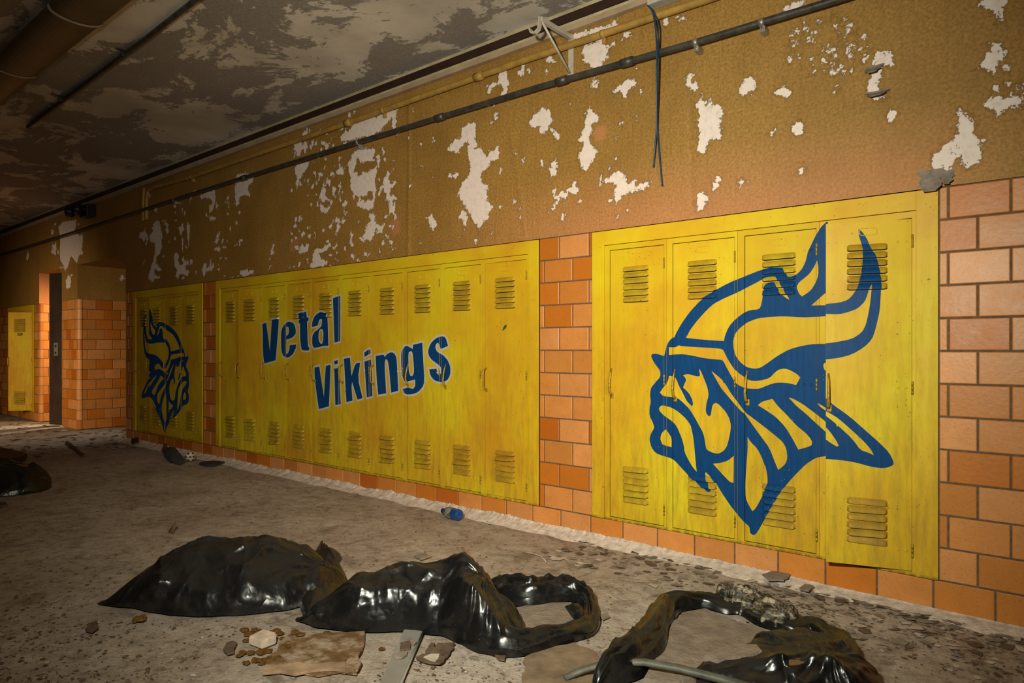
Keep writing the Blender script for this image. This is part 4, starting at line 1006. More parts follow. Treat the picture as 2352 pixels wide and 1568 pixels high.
def crease_at(cs, x, y):
    z = 0
    for cx, cy, c, s_, L, h, w in cs:
        dx, dy = x-cx, y-cy; u = dx*c+dy*s_
        if abs(u) < L:
            v = abs(-dx*s_+dy*c)
            if v < w*3: z += h*math.exp(-v/w)*(1-(u/L)**2)
    return z
def loft_bag(name, st, parent, seed, amp, gather, na=230, nb=84, ridge=.5, p=.62):
    a0, a1 = st[0][0], st[-1][0]; m = MB(); vs = []
    cs = creases(seed, a0, a1, min(q[1] for q in st), max(q[2] for q in st), gather[0], gather[1], 90)
    for i in range(na+1):
        a = a0+(a1-a0)*i/na; f, bk, h = interp(st, a)
        for j in range(nb+1):
            t = j/nb; b = f+(bk-f)*t; s = math.sin(math.pi*t**(math.log(.5)/math.log(ridge)))**p
            e = min(1, s*1.4); z = h*s
            c = crumple(a, b, seed, *gather)
            sag = amp*c*e*min(1, h/.10)
            z = max(.004+.0*h, z+sag*.8+crease_at(cs, a, b)*e*min(1, h/.08))
            bb = b - (.5*amp*c+.8*crease_at(cs, a, b))*(1-t)*min(1, s*2)*min(1, h/.06) + .012*mnoise.noise(Vector((a*14, seed, 0)))*(1-abs(2*t-1)) + .02*mnoise.noise(Vector((a*6, seed, 0)))*(abs(2*t-1))
            aa = a + .4*amp*mnoise.noise(Vector((a*9, b*9, z*9+seed)))*min(1, h/.06)
            if j in (0, nb): z = .0015
            vs.append(tuple(AB(aa, bb, z)))
    fs = []
    for i in range(na):
        for j in range(nb): q = i*(nb+1)+j; fs.append((q, q+1, q+nb+2, q+nb+1))
    m.mesh(vs, fs); return m.build(name, [BAGM], parent, smooth=True)
def ribbon(name, pts, parent, seed, wid, hgt, n=150, k=22, mat=None):
    # crumpled rolled edge of a bag lying along a path of (px, py) floor points
    W = [on_floor(px, py) for px, py in pts]; D = []
    N = len(W)
    for i in range(N-1):
        p0, p1, p2, p3 = W[max(i-1, 0)], W[i], W[i+1], W[min(i+2, N-1)]; c = max(3, int(n/(N-1)))
        for q in range(c):
            u = q/c; D.append(.5*((2*p1)+(p2-p0)*u+(2*p0-5*p1+4*p2-p3)*u*u+(3*p1-p0-3*p2+p3)*u**3))
    D.append(W[-1]); m = MB(); vs = []; M_ = len(D)
    for i, p in enumerate(D):
        t = (D[min(i+1, M_-1)]-D[max(i-1, 0)]).normalized(); s = Vector((t.y, -t.x, 0)); u = i/(M_-1)
        tap = min(1, u/.06, (1-u)/.06)**.5 if 0 < u < 1 else .02
        w = wid(u) if callable(wid) else wid; h = hgt(u) if callable(hgt) else hgt
        for j in range(k+1):
            a = math.pi*j/k; cr = 1+.50*ridged(Vector((u*7+a*.9, a*1.1, seed)), 1.3, seed)+.13*ridged(Vector((u*17-a*1.3, a*1.6, seed)), 1.3, seed+2)+.16*mnoise.noise(Vector((u*22, a*2, seed)))
            x = -math.cos(a)*w*.5*(1+.55*mnoise.noise(Vector((u*11, seed, a*.7)))); z = math.sin(a)**.7*h*cr*tap
            q = p + s*x*tap; vs.append((q.x, q.y, max(.003, z) if 0 < j < k else .001))
    for i in range(M_-1):
        for j in range(k): q = i*(k+1)+j; m.f.append((q, q+1, q+k+2, q+k+1)); m.m.append(0)
    m.v = vs; return m.build(name, [mat or BAGM], parent, smooth=True)
def sheet(name, pts, parent, seed, lift, mat=None, n=26, amp=.02):
    # small crumpled flap spanning a polygon of (px, py) floor points, lifted by lift(x in 0..1)
    P = [on_floor(px, py) for px, py in pts]; c = sum(P, Vector())/len(P); m = MB(); vs = []; R_ = 9; T_ = len(P)*5
    for r in range(R_+1):
        for k in range(T_):
            f = k/5; i = int(f); q = P[i % len(P)].lerp(P[(i+1) % len(P)], f-i); v = c.lerp(q, r/R_)
            z = .004 + lift*(1-(r/R_)**2) + amp*(ridged(Vector((v.x, v.y, 0)), 14, seed)*.6+.4*ridged(Vector((v.x, v.y, 0)), 32, seed))*(1-.5*r/R_)
            vs.append((v.x, v.y, max(.003, z) if r < R_ else .002 + abs(amp)*.5*max(0, mnoise.noise(v*20))))
    for r in range(R_):
        for k in range(T_): k2 = (k+1) % T_; m.f.append((r*T_+k, (r+1)*T_+k, (r+1)*T_+k2, r*T_+k2)); m.m.append(0)
    m.v = vs; return m.build(name, [mat or BAGM], parent, smooth=True)

b1 = thing('garbage_bag', 'large full black bin bag with a tied neck lying on the left of the floor', 'bag', AB(-1.2, 3.0), 'black bin bags on the floor')
def reparent(o, t): o.matrix_parent_inverse = Matrix.Translation(-Vector(t.location)); return o
reparent(loft_bag('body', [(-1.75,2.88,2.915,.0),(-1.60,2.83,3.10,.10),(-1.47,2.79,3.24,.185),(-1.36,2.755,3.33,.215),(-1.12,2.75,3.36,.205),(-.945,2.80,3.32,.165),(-.86,2.86,3.24,.115),(-.79,2.93,3.18,.075),(-.74,3.0,3.10,.02)], b1, 3.1, .030, (-.80, 3.05)), b1)
reparent(sheet('neck_frill', [(712,1290),(735,1250),(745,1278),(785,1284),(770,1305),(800,1340),(770,1352),(725,1330)], b1, 5.0, .065, amp=.03), b1)
reparent(sheet('neck_tail', [(680,1340),(730,1330),(770,1345),(800,1345),(780,1385),(740,1405),(700,1428),(688,1395)], b1, 8.0, .05, amp=.03), b1)
b2 = thing('garbage_bag', 'half-empty black bin bag in the middle, its open mouth forming a loop at right', 'bag', AB(-.3, 2.7), 'black bin bags on the floor')
reparent(loft_bag('body', [(-.86,2.70,2.725,.0),(-.75,2.635,2.80,.075),(-.607,2.605,2.92,.155),(-.484,2.594,2.95,.185),(-.36,2.590,2.94,.185),(-.28,2.565,2.94,.20),(-.195,2.49,2.92,.245),(-.11,2.42,2.86,.205),(-.04,2.40,2.78,.12),(.03,2.43,2.66,.05),(.06,2.5,2.6,.005)], b2, 11.7, .036, (-.1, 2.62), ridge=.46), b2)
reparent(ribbon('mouth_rim', [(1110,1365),(1165,1372),(1210,1384),(1255,1378),(1310,1374),(1345,1388),(1358,1412),(1350,1444),(1310,1464),(1250,1480),(1180,1494),(1110,1490)], b2, 2.2, lambda u: .085+.02*math.sin(u*9), lambda u: .055+.02*math.sin(u*7)), b2)
reparent(sheet('mouth_flap', [(1095,1425),(1150,1415),(1190,1425),(1196,1450),(1170,1475),(1120,1478)], b2, 4.0, .06, amp=.02), b2)
reparent(sheet('mouth_flap', [(1295,1398),(1330,1396),(1356,1420),(1345,1445),(1318,1430)], b2, 6.0, .03, amp=.02), b2)
b3 = thing('garbage_bag', 'torn black bin bag at lower right, split open around dusty slabs', 'bag', AB(.8, 2.4), 'black bin bags on the floor')
reparent(ribbon('torn_rim', [(1365,1600),(1405,1562),(1450,1532),(1490,1490),(1510,1440),(1535,1405),(1600,1390),(1665,1394),(1715,1404),(1765,1430),(1815,1448),(1865,1448),(1905,1472),(1935,1515),(1945,1600)], b3, 17.0, lambda u: .085+.035*math.sin(u*8)**2, lambda u: .05+.028*math.sin(u*6+1)), b3)
reparent(loft_bag('front_flap', [(.56,2.215,2.235,.004),(.66,2.16,2.30,.045),(.78,2.10,2.38,.062),(.90,2.04,2.46,.075),(1.02,2.02,2.52,.085),(1.10,2.03,2.48,.075),(1.16,2.08,2.36,.045),(1.19,2.15,2.25,.005)], b3, 23.0, .026, (1.0, 2.2), na=150, nb=60, ridge=.55), b3)
reparent(sheet('torn_flap', [(1490,1440),(1528,1440),(1532,1480),(1510,1498),(1470,1512),(1475,1475)], b3, 31.0, .03, amp=.025), b3)
ft = NT('frayed_dusty_film'); fv = ft.mapped((1, 1, 1), (0, 0, .5)); fn = ft.noise(34, 6, .7, ft.mapped((.35, 1.6, 1), (0, 0, .9)))
FRAY = ft.done(ft.ramp(fn, [(.42, (.010, .009, .008, 1)), (.52, (.10, .075, .045, 1)), (.60, (.42, .34, .25, 1))]), .5, 0, ft.bump(fn, .4, .015))
sp = ribbon('frayed_patch', [(1645,1386),(1690,1388),(1735,1404),(1780,1428),(1822,1446)], b3, 17.0, .125, .058, n=80, k=22, mat=FRAY); reparent(sp, b3); sp['label'] = 'pale frayed dusty patch of film'
# far bag and panel at the left edge
b4 = thing('garbage_bag', 'black bin bag cut by the left edge of the photo, farther down the corridor', 'bag', (0, 0, 0), 'black bin bags on the floor')
loft_bag('body', [(-4.3,4.9,5.6,.2),(-3.95,4.90,5.65,.19),(-3.75,4.98,5.55,.15),(-3.62,5.05,5.35,.08),(-3.56,5.15,5.25,.004)], b4, 51.0, .03, (-4, 5.2), na=80, nb=50)

def extrude_poly(name, pts, h, mat, z0=.0, parent=None, bev=.0, jag=0, seed=0, tilt=(0, 0)):
    P = [on_floor(px, py) for px, py in pts]
    if jag:
        r_ = random.Random(seed); Q = []
        for i in range(len(P)):
            a, b = P[i], P[(i+1) % len(P)]; L = (b-a).length; n = max(1, int(L/jag)); nn = Vector((-(b-a).y, (b-a).x, 0)).normalized()
            for k in range(n): Q.append(a.lerp(b, k/n) + (nn*r_.uniform(-1, 1)*jag*.28 if k else Vector()))
        P = Q
    c = sum(P, Vector())/len(P); bm = bmesh.new()
    lo = [bm.verts.new((p.x, p.y, z0)) for p in P]; hi = [bm.verts.new((p.x, p.y, z0+h)) for p in P]
    bm.faces.new(lo[::-1]); bm.faces.new(hi)
    for i in range(len(P)): j = (i+1) % len(P); bm.faces.new((lo[i], lo[j], hi[j], hi[i]))
    for v in bm.verts: v.co.z += max(0, 0)+tilt[0]*(v.co.x-c.x)+tilt[1]*(v.co.y-c.y)
    mz = min(v.co.z for v in bm.verts)
    if mz < z0:
        for v in bm.verts: v.co.z += z0-mz
    bmesh.ops.recalc_face_normals(bm, faces=bm.faces)
    if bev: bmesh.ops.bevel(bm, geom=list(bm.edges), offset=bev, segments=2, affect='EDGES')
    bmesh.ops.triangulate(bm, faces=[f for f in bm.faces if len(f.verts) > 4])
    me = bpy.data.meshes.new(name); bm.to_mesh(me); bm.free(); me.materials.append(mat)
    o = bpy.data.objects.new(name, me); COL.objects.link(o)
    if parent: o.parent = parent
    return o

tag(extrude_poly('board', [(-70,1046),(0,1036),(62,1052),(58,1058),(0,1072),(-70,1085)], .05, simple('dark_board', (.05, .022, .014, 1), .7, 0, .4, 8, .3), bev=.004), 'dark red-brown board lying at the left edge of the floor', 'board')
tag(extrude_poly('board', [(-40,1160),(12,1156),(18,1162),(-40,1172)], .012, CHIP1), 'small flat brown scrap at the left edge below the far black bag', 'scrap')
SB = [(1478,1572),(1500,1500),(1540,1450),(1566,1418),(1620,1408),(1680,1432),(1735,1452),(1790,1474),(1770,1500),(1700,1530),(1630,1556),(1560,1580)]
tag(extrude_poly('slab', SB, .022, SLABM, jag=.04, seed=4, bev=.002), 'large flat dusty grey slab lying inside the torn bag', 'slab')
tag(extrude_poly('slab', [(1615,1551),(1650,1538),(1690,1529),(1738,1537),(1752,1555),(1700,1563),(1645,1566)], .022, SLABM, z0=.045, jag=.03, seed=9, bev=.003, tilt=(.1, .05)), 'jagged grey slab piece lying on the front fold of the torn bag', 'slab')
tag(extrude_poly('slab', [(1140,1412),(1230,1392),(1310,1388),(1338,1400),(1330,1430),(1230,1462),(1170,1440)], .010, SLABM, jag=.04, seed=5), 'flat grey slab seen through the loop of the middle bag', 'slab')
tag(extrude_poly('slab', [(1205,1512),(1260,1490),(1320,1478),(1370,1500),(1392,1530),(1380,1590),(1200,1590)], .006, simple('tan_floor_scrap', (.24, .165, .105, 1), .85, 0, .4, 12, .6, .2), jag=.03, seed=6), 'flat tan scrap on the floor between the middle and torn bags', 'scrap')
tag(extrude_poly('cardboard_piece', [(1812,1568),(1830,1546),(1852,1552),(1846,1590),(1812,1590)], .012, simple('corrugated_card', (.22, .105, .03, 1), .8, 0, .5, 40, .6), z0=.085), 'orange-brown corrugated cardboard corner tucked into the torn bag', 'cardboard')
for i, (x0, y0, x1, y1) in enumerate([(1783,1462,1812,1482), (1796,1452,1830,1478), (1812,1450,1846,1472), (1828,1452,1856,1468)]):
    a, b = on_floor(x0, y0, .05), on_floor(x1, y1, .06); m = MB(); m.tube([a, b], .006, 6, flat=.5)
    tag(m.build('wood_splinter', [simple('splinter_wood%d' % i, (.30, .20, .12, 1), .8)]), 'thin pale wood splinter poking out at the right side of the torn bag', 'splinter', 'splinters in the torn bag')
# stained board with rusty crumbs
RB = [(662,1460),(838,1452),(832,1500),(820,1552),(602,1552),(610,1532)]
t = thing('stained_board', 'rust-stained pale board lying flat in front of the left bag', 'board', (0, 0, 0))
extrude_poly('panel', RB, .007, RUSTB, jag=.06, seed=3, bev=.002, parent=t)
lp = extrude_poly('raised_edge', [(602,1556),(608,1535),(795,1530),(795,1549)], .010, simple('pale_board_edge', (.38, .24, .15, 1), .85, 0, .6, 8, .5), parent=t, jag=.05, seed=8, z0=.006, bev=.003)
lp2 = extrude_poly('corner_flap', [(792,1552),(796,1512),(830,1504),(822,1550)], .012, RUSTB, parent=t, jag=.04, seed=9, z0=.006, bev=.002, tilt=(.05, .05))
D5 = crop(520, 1400, 4.055)
tag(extrude_poly('foam_block', D5([(205,325),(345,255),(468,290),(462,322),(330,372)]), .032, simple('dirty_white_foam', (.62, .48, .38, 1), .9, 0, .25, 30, .4, .2), bev=.004), 'small pale foam block among the rusty crumbs beside the stained board', 'foam block')
r2 = random.Random(5)
crumbs = [(165,190,48),(215,230,55),(262,190,40),(310,215,50),(360,225,45),(420,220,60),(470,200,50),(505,225,45),(235,275,45),(185,290,35),(640,245,50),(690,265,45),(150,405,45),(120,430,35),(230,405,45),(330,400,60),(385,390,50),(540,345,45),(575,370,35),(270,475,50),(350,480,55),(400,465,45),(470,470,60),(185,500,40),(330,505,35),(520,270,28),(560,265,24),(935,225,48),(1447,368,34)]
for i, (x, y, s) in enumerate(crumbs):
    px, py = D5([(x, y)])[0]; c = on_floor(px, py); m = MB(); R0 = s/4.055/F*2.35*.85
    bm = bmesh.new(); bmesh.ops.create_icosphere(bm, subdivisions=2, radius=1)
    for v in bm.verts:
        k = 1+.75*mnoise.noise(v.co*2.1+Vector((i*3.1, 0, 0))); v.co = Vector((v.co.x*R0*k*1.1, v.co.y*R0*k, max(-.001, v.co.z*R0*.40*k+R0*.12)))
    me = bpy.data.meshes.new('rusty_crumb'); bm.to_mesh(me); bm.free(); me.materials.append(RUSTY)
    o = bpy.data.objects.new('rusty_crumb', me); COL.objects.link(o); o.location = (c.x, c.y, .012 if (x > 560 and y > 230 and x < 1200) else .001); o.rotation_euler.z = r2.uniform(0, 6)
    if x > 1400: tag(o, 'single orange-brown rusty crumb between the stained board and the metal strip', 'crumb')
    elif x > 900: tag(o, 'round rusty crumb lying on the top edge of the stained board', 'crumb')
    else: tag(o, 'rust-coloured crumb heaped beside the stained board', 'crumb', 'rusty crumbs beside the stained board')
# metal strip
t = thing('metal_strip', 'pale grey flat metal strip running out from under the middle bag', 'metal strip', (0, 0, 0))
PALEGREY = simple('pale_grey_enamel', (.33, .30, .26, 1), .35, .2, .12, 12, .1)
extrude_poly('bar', D5([(1672,165),(1832,205),(1735,430),(1625,690),(1600,760),(1395,760),(1440,680),(1560,420)]), .010, PALEGREY, parent=t, bev=.0015)
m = MB(); a, b = on_floor(*D5([(1832,205)])[0], .009), on_floor(*D5([(1605,740)])[0], .009); m.tube([a, b], .004, 8); m.build('rolled_edge', [PALEGREY], t, smooth=True)
# grey stick at the bottom edge
S_ = [(1297,1551,.012),(1340,1545,.03),(1400,1541,.05),(1480,1545,.055),(1560,1556,.05),(1660,1575,.04),(1740,1590,.03)]
m = MB(); m.tube([on_floor(x, y+14, 0)+Vector((0, 0, z)) for x, y, z in S_], lambda u: .012+.004*u, 10, flat=.8)
tag(m.build('stick', [simple('grey_green_stick', (.105, .10, .08, 1), .55, 0, .5, 14, .4)], smooth=True), 'grey-green tubular stick lying across the front of the torn bag', 'stick')
# single chips that can be told apart
chips = [
 ('grey_shard', D5([(1670,305),(1715,303),(1770,345),(1748,370),(1720,350)]), CHIP2, .011, 'bent grey paint shard lying highest on the metal strip'),
 ('brown_shard', D5([(1620,350),(1700,338),(1718,370),(1710,408),(1615,412)]), CHIP1, .011, 'squarish brown paint shard lying in the middle on the metal strip'),
 ('grey_shard', D5([(1550,470),(1620,437),(1690,437),(1680,465),(1640,490),(1580,487)]), CHIP2, .011, 'pointed grey paint shard lying lowest on the metal strip'),
 ('paint_chip', D5([(1850,408),(1905,332),(1945,335),(1930,370),(2000,405),(1960,415)]), CHIP1, .002, 'brown angular chip right of the metal strip, left of its pair'),
 ('paint_chip', D5([(1975,330),(2130,335),(2085,430),(2050,470),(2010,430),(1940,385)]), CHIP1, .002, 'largest brown angular chip right of the metal strip'),
 ('paint_chip', D5([(1765,460),(1830,432),(1990,430),(2040,480),(1990,530),(1890,520)]), CHIP1, .002, 'pale-centred brown chip just below the angular chips right of the strip'),
 ('plaster_chip', D5([(1835,470),(1900,445),(1985,450),(1975,490),(1940,520),(1890,500)]), CHIP3, .006, 'pale plaster fragment on the brown chip right of the strip'),
 ('brown_shard', D5([(0,325),(60,312),(100,330),(70,420),(10,432),(-25,400)]), CHIP1, .002, 'brown glassy shard left of the foam block'),
 ('dark_chip', [(1137,1508),(1158,1504),(1159,1521),(1145,1517)], CHIP1, .002, 'small dark chip just below the mouth of the middle bag'),
 ('brown_shard', [(200,1437),(222,1430),(226,1446),(212,1456),(198,1453)], CHIP1, .002, 'brown leaf-shaped shard below the left tip of the left bag'),
 ('plaster_chip', [(1372,1416),(1395,1413),(1400,1420),(1385,1426)], CHIP2, .002, 'grey chip just right of the loop of the middle bag'),
 ('plaster_chip', [(1373,1516),(1400,1508),(1418,1520),(1405,1530),(1380,1527)], CHIP2, .012, 'rounded grey fragment above the left end of the grey stick'),
 ('paint_chip', [(1750,1327),(1790,1320),(1816,1332),(1800,1343),(1765,1340)], CHIP2, .012, 'large grey plaster flake against the tiles below the emblem lockers'),
 ('paint_chip', [(1835,1358),(1850,1350),(1870,1356),(1858,1365)], CHIP2, .01, 'small pale plaster flake near the tiles under the ajar locker'),
 ('paint_chip', [(950,1279),(975,1275),(990,1282),(965,1288)], CHIP2, .003, 'pale oval flake on the floor behind the middle bag'),
]
for nm, pts, mt, z, lab in chips:
    o = extrude_poly(nm, pts, .006, mt, z0=z, jag=.02, seed=len(lab), tilt=(.04, .06)); tag(o, lab, 'chip')
# orange glassy shard left
c = on_floor(322, 1424); m = MB()
for k in range(3):
    a = k*2.1; m.lathe([(.001, .0), (.018, .004), (.014, .012), (.001, .018)], Matrix.Translation((c.x+.012*math.cos(a), c.y+.012*math.sin(a), .001)) @ Matrix.Rotation(.3*k, 4, 'X'), 8)
tag(m.build('rusty_lump', [RUSTY], smooth=False), 'small orange-brown lump on the floor just below the left bag', 'lump')
# dried leaf-like scrap standing on the floor
c = on_floor(391, 1224); m = MB(); vs = []
for i in range(7):
    for j in range(5):
        u, v = i/6-.5, j/4; vs.append((c.x+u*.075*(1-.7*v), c.y+.02*u*u+.03*v*v, .001+.06*v*(1-1.2*u*u)))
m.v = vs; m.f = [(i*5+j, i*5+j+1, (i+1)*5+j+1, (i+1)*5+j) for i in range(6) for j in range(4)]; m.m = [0]*24
tag(m.build('dry_scrap', [CHIP1], smooth=True), 'small curled brown scrap standing on the floor behind the left bag', 'scrap')
# thin curved wire
m = MB(); m.tube([on_floor(1200, 1268, .003), on_floor(1222, 1270, .012), on_floor(1243, 1277, .01), on_floor(1255, 1290, .003)], .0022, 6)
tag(m.build('wire', [CHIP3], smooth=True), 'short pale curved wire on the floor above the loop of the middle bag', 'wire')

# blue bottle lying by the tiles
pa, pb = on_floor(1010, 1191, .034), on_floor(1062, 1184, .034)
pb = on_floor(1056, 1196, 0) + Vector((0, 0, .036))
dirn = (Vector((-1, .10, 0))).normalized()
Mb = Matrix.Translation(pb) @ dirn.to_track_quat('Z', 'Y').to_matrix().to_4x4()
t = thing('plastic_bottle', 'small blue plastic bottle lying on its side against the base tiles', 'bottle', (0, 0, 0))
bt = NT('translucent_blue_plastic'); bt.b.inputs['Transmission Weight'].default_value = .35
BOT = bt.done((.010, .085, .33, 1), .12)
m = MB(); m.lathe([(.001, .010), (.016, .004), (.028, .0), (.033, .004), (.0345, .012), (.034, .05), (.0325, .055), (.034, .06), (.034, .11), (.030, .128), (.020, .142), (.0155, .15), (.015, .165)], Mb, 26); m.build('bottle_body', [BOT], t, smooth=True)
m = MB(); m.lathe([(.0352, .058), (.0354, .06), (.0354, .108), (.0350, .11)], Mb, 26); m.build('paper_label', [simple('faded_bottle_label', (.26, .24, .20, 1), .5, 0, .8, 40, .2)], t, smooth=True)
m = MB(); m.lathe([(.0155, .150), (.0165, .152), (.0165, .170), (.014, .172), (.001, .172)], Mb, 18); m.build('cap', [simple('dark_blue_cap', (.012, .02, .10, 1), .4)], t, smooth=True)
# holed white ball, mesh scrap, dark strips by the far tiles
c = on_floor(437, 1059); r = .047; bm = bmesh.new(); bmesh.ops.create_uvsphere(bm, u_segments=28, v_segments=18, radius=r)
hd = [Vector((math.cos(a)*math.cos(e), math.sin(a)*math.cos(e), math.sin(e))).normalized() for e, n0 in ((.0, 8), (.75, 5), (-.75, 5), (1.5, 1)) for a in [2*math.pi*k/n0+.3 for k in range(n0)]]
for f in bm.faces: f.material_index = 1 if any(f.calc_center_median().normalized().dot(h) > .972 for h in hd) else 0
for f in bm.faces: f.smooth = True
me = bpy.data.meshes.new('holed_ball'); bm.to_mesh(me); bm.free(); me.materials.append(simple('yellowed_white_plastic', (.55, .47, .36, 1), .6)); me.materials.append(DARK)
o = bpy.data.objects.new('holed_ball', me); COL.objects.link(o); o.location = (c.x, c.y, r); tag(o, 'dirty white ball with holes lying by the base tiles at left', 'ball')
t = thing('mesh_scrap', 'crumpled grey-blue netting scrap with a red end beside the holed ball', 'netting', (0, 0, 0))
sheet('netting', [(374,1036),(395,1035),(410,1042),(426,1062),(415,1068),(390,1062),(378,1050)], t, 61, .07, simple('grey_blue_netting', (.06, .062, .066, 1), .8, 0, .5, 70, .9), amp=.03)
o = sheet('red_end', [(371,1036),(375,1031),(386,1031),(388,1036),(378,1040)], t, 62, .07, simple('faded_red_plastic', (.16, .045, .02, 1), .6), amp=.01); o['label'] = 'faded red end'
tag(extrude_poly('dark_strip', [(458,1067),(475,1063),(500,1062),(516,1064),(488,1071),(470,1070)], .02, simple('charred_strip', (.035, .024, .018, 1), .8), jag=.04, seed=2), 'dark charred strip lying on the dust right of the holed ball', 'scrap')
tag(extrude_poly('dark_scrap', [(301,1026),(304,1019),(318,1026),(310,1030)], .05, simple('dark_scrap_paper', (.03, .016, .012, 1), .8), jag=.05, seed=3, tilt=(.2, .1)), 'dark crumpled scrap at the corner below the small emblem lockers', 'scrap')
m = MB(); a, b = on_floor(154, 1014, .012), on_floor(192, 1047, .012); m.tube([a, b], .02, 6, flat=.4)
tag(m.build('wood_stick', [simple('dark_stick_wood', (.085, .045, .025, 1), .8)]), 'thin dark wooden stick lying on the floor near the alcove', 'stick')

# hanging flaps of peeling paint
def flap(px, py, w, h, lab, k=1.0):
    p = on_wall(px, py); m = MB(); vs = []; n = 12
    for i in range(n+1):
        for j in range(7):
            u = j/6-.5; v = i/n; ww = w*(1-.5*v*v+.25*mnoise.noise(Vector((v*4, px, 0))))
            th = 2.2*v*k; vs.append((p.x+u*ww+.012*mnoise.noise(Vector((v*5, py, 1))), -.002-.022*(1-math.cos(th))-.006*abs(u), p.z-h*v*(1-.12*v)))
    m.v = vs; m.f = [(i*7+j, (i+1)*7+j, (i+1)*7+j+1, i*7+j+1) for i in range(n) for j in range(6)]; m.m = [0]*len(m.f)
    tag(m.build('paint_flap', [CHIP2], smooth=True), lab, 'paint flap')
flap(*RR([(1765, 1075)])[0], .09, .11, 'drooping grey paint flap over the top right corner of the emblem lockers surround')
flap(*RR([(1872, 1082)])[0], .045, .07, 'small drooping paint flap right of the bigger one at the tile top')
flap(*RR([(1405, 415)])[0], .07, .05, 'curled grey paint flap on the bare patch below the cracked paint, upper one', 1.4)
flap(*RR([(1425, 575)])[0], .09, .04, 'curled grey paint flap on the bare patch below the cracked paint, lower one', 1.4)

# pale dust heaped along the foot of the wall, and loose flakes over the floor
dm = MB(); n = 1500; x0, x1 = A1R, XR; vs = []
for i in range(n+1):
    x = x0+(x1-x0)*i/n; v = Vector((x*3, 0, 0)); fade = 1 if x < -1.9 else max(.12, 1-(x+1.9)*.6)
    h = (.026+.012*mnoise.noise(v)+.010*mnoise.noise(Vector((x*14, 1, 0)))+.007*mnoise.noise(Vector((x*55, 2, 0))))*fade; d = .06+.03*mnoise.noise(Vector((x*6, 5, 0)))
    for yy, zz in ((.003, h+.004), (-.006, h), (-.02, h*.62), (-.035-d*.3, h*.3), (-d-.05, -.012)): vs.append((x, yy, zz))
dm.v = vs; dm.f = [(i*5+j, (i+1)*5+j, (i+1)*5+j+1, i*5+j+1) for i in range(n) for j in range(4)]; dm.m = [0]*len(dm.f)
stuff(tag(dm.build('wall_dust', [DUST], smooth=True), 'pale fluffy dust heaped along the foot of the tiled wall', 'dust'))
fl = MB(); r3 = random.Random(11)
def flake(x, y, s, m):
    k = r3.randint(4, 6); a0 = r3.uniform(0, 6.3); tx, ty = r3.uniform(-.2, .2), r3.uniform(-.2, .2); z = fz(x, y)-.006; sq = r3.uniform(.4, 1)
    pts = []
    for i in range(k):
        a = a0+2*math.pi*i/k+r3.uniform(-.25, .25); rr = s*r3.uniform(.6, 1); dx, dy = rr*math.cos(a), rr*math.sin(a)*sq
        pts.append((x+dx, y+dy, z+.002+max(-.001, dx*tx+dy*ty)+abs(tx)*s*.4))
    fl.face(pts, m)
for _ in range(26000):
    b = 1.9+ (r3.random()**1.7)*7.5; a = r3.uniform(-.80, .80)*b
    p = AB(a, b)
    if not (-9 < p.x < XR-.05 and -4.9 < p.y < -.06): continue
    if (-1.8 < a < -.68 and 2.72 < b < 3.4) or (-.9 < a < .12 and 2.38 < b < 2.98) or (-1.05 < a < -.45 and 2.18 < b < 2.62): continue
    dens = .30+.7*max(0, mnoise.noise(Vector((p.x*.9, p.y*.9, 5)))*1.6)
    near = max(0, 1-abs(p.y)/.75); right = max(0, min(1, (p.x+1.5)/1.2))
    left = max(0, min(1, (-a/b-.42)/.15))*max(0, min(1, (3.6-b)/.6))
    dens += near*right*1.2+left*.8+near*.25
    if r3.random() > dens*.8: continue
    s = r3.choice([.003, .004, .005, .006, .008, .012]) * (1.5 if near*right > .2 else 1.15 if left > .3 else .9)
    fl.face([], 0) if False else flake(p.x, p.y, s, r3.choice([0, 0, 0, 0, 1, 1, 1, 2]))
for _ in range(420):                  # bigger plaster flakes against the wall at right and at the doorways
    x = r3.uniform(-2.2, .8); y = -.07-.4*r3.random()**1.5; flake(x, y, r3.uniform(.012, .042), r3.choice([0, 1, 1, 0, 2]))
for _ in range(900):
    x = r3.uniform(-14, -8); y = r3.uniform(-2.5, .6)
    if y > -.09 and not (A1L+.12 < x < A1R-.12 or A2L+.12 < x < A2R-.12): continue
    flake(x, y, r3.uniform(.02, .07), r3.choice([0, 1, 2]))
stuff(tag(fl.build('floor_flakes', [CHIP1, CHIP2, CHIP3]), 'loose paint and plaster flakes strewn over the dusty floor', 'debris'))

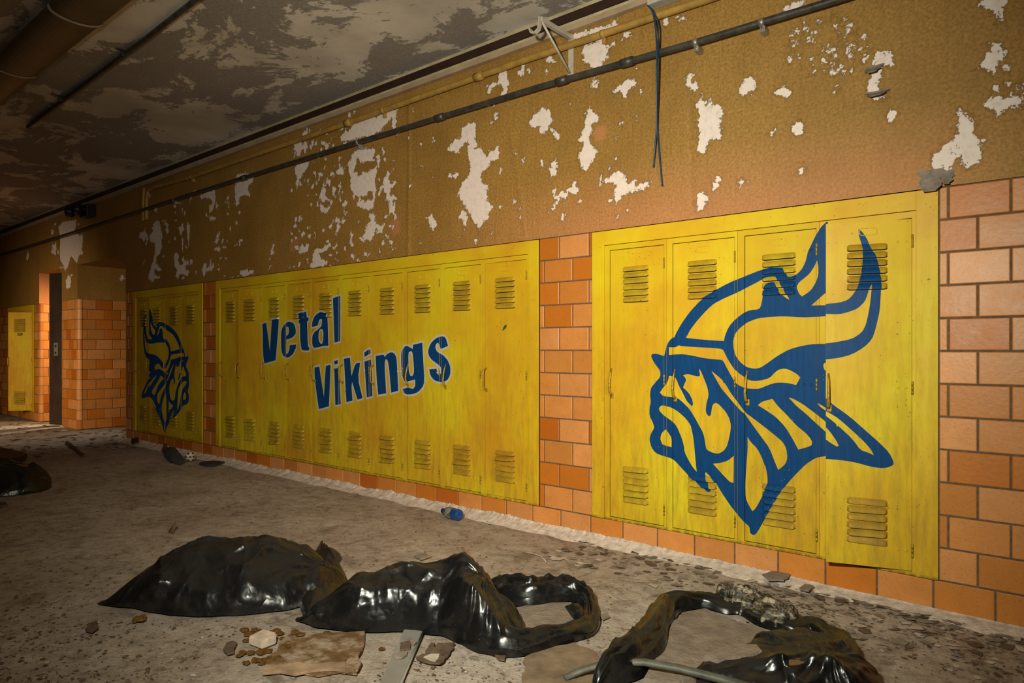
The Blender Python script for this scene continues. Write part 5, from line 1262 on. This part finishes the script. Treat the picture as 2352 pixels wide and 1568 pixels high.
# ------------------------------------------------------------------ lights
def aim(o, tgt):
    d = Vector(tgt)-o.location; o.rotation_euler = d.to_track_quat('-Z', 'Y').to_euler()
def spot(name, loc, tgt, e, col, size, blend, rad):
    l = bpy.data.lights.new(name, 'SPOT'); l.energy = e; l.color = col; l.spot_size = math.radians(size); l.spot_blend = blend; l.shadow_soft_size = rad
    o = bpy.data.objects.new(name, l); COL.objects.link(o); o.location = loc; aim(o, tgt); return o
def areal(name, loc, tgt, e, col, sx, sy, spread=180):
    l = bpy.data.lights.new(name, 'AREA'); l.shape = 'RECTANGLE'; l.size = sx; l.size_y = sy; l.energy = e; l.color = col; l.spread = math.radians(spread)
    o = bpy.data.objects.new(name, l); COL.objects.link(o); o.location = loc; aim(o, tgt); return o
WARM = (1.0, .86, .70)
spot('work_lamp', (-.45, -3.35, 1.62), (-2.55, 0, 1.15), 590, (.98, 1.0, .81), 102, 1.0, .07)
spot('added_fill', (.9, -2.4, 1.9), (-4.8, .6, .62), 265, (1.0, .68, .46), 50, 1.0, .22)  # unseen fill added to soften the falloff towards the left lockers
areal('doorway_daylight', (-10.98, .55, 1.55), (-12.2, -.45, .35), 14, (1.0, .64, .25), .5, 1.3, 120)
areal('opposite_fill', (-8.4, -4.3, 1.5), (-11.0, -.2, .75), 15, (1.0, .82, .55), .7, 1.2, 50)  # added area light before the solid left wall, brightens the far alcove tiles
spot('doorway_floor_daylight', (-11.2, 1.0, 2.0), (-10.75, -.65, 0), 240, (1.0, .90, .74), 46, .8, .15)
spot('alcove_floor_daylight', (-9.4, 1.0, 2.0), (-9.5, -.35, 0), 40, (1.0, .90, .76), 50, .8, .15)
w = bpy.data.worlds.new('world'); sc.world = w; w.use_nodes = True
w.node_tree.nodes['Background'].inputs[0].default_value = (.9, .75, .6, 1); w.node_tree.nodes['Background'].inputs[1].default_value = .0
sc.view_settings.view_transform = 'Standard'; sc.view_settings.look = 'None'; sc.view_settings.gamma = 1; sc.view_settings.exposure = 0.0
sc.view_settings.use_curve_mapping = False
sc.cycles.max_bounces = 6; sc.cycles.diffuse_bounces = 3; sc.cycles.sample_clamp_indirect = 4
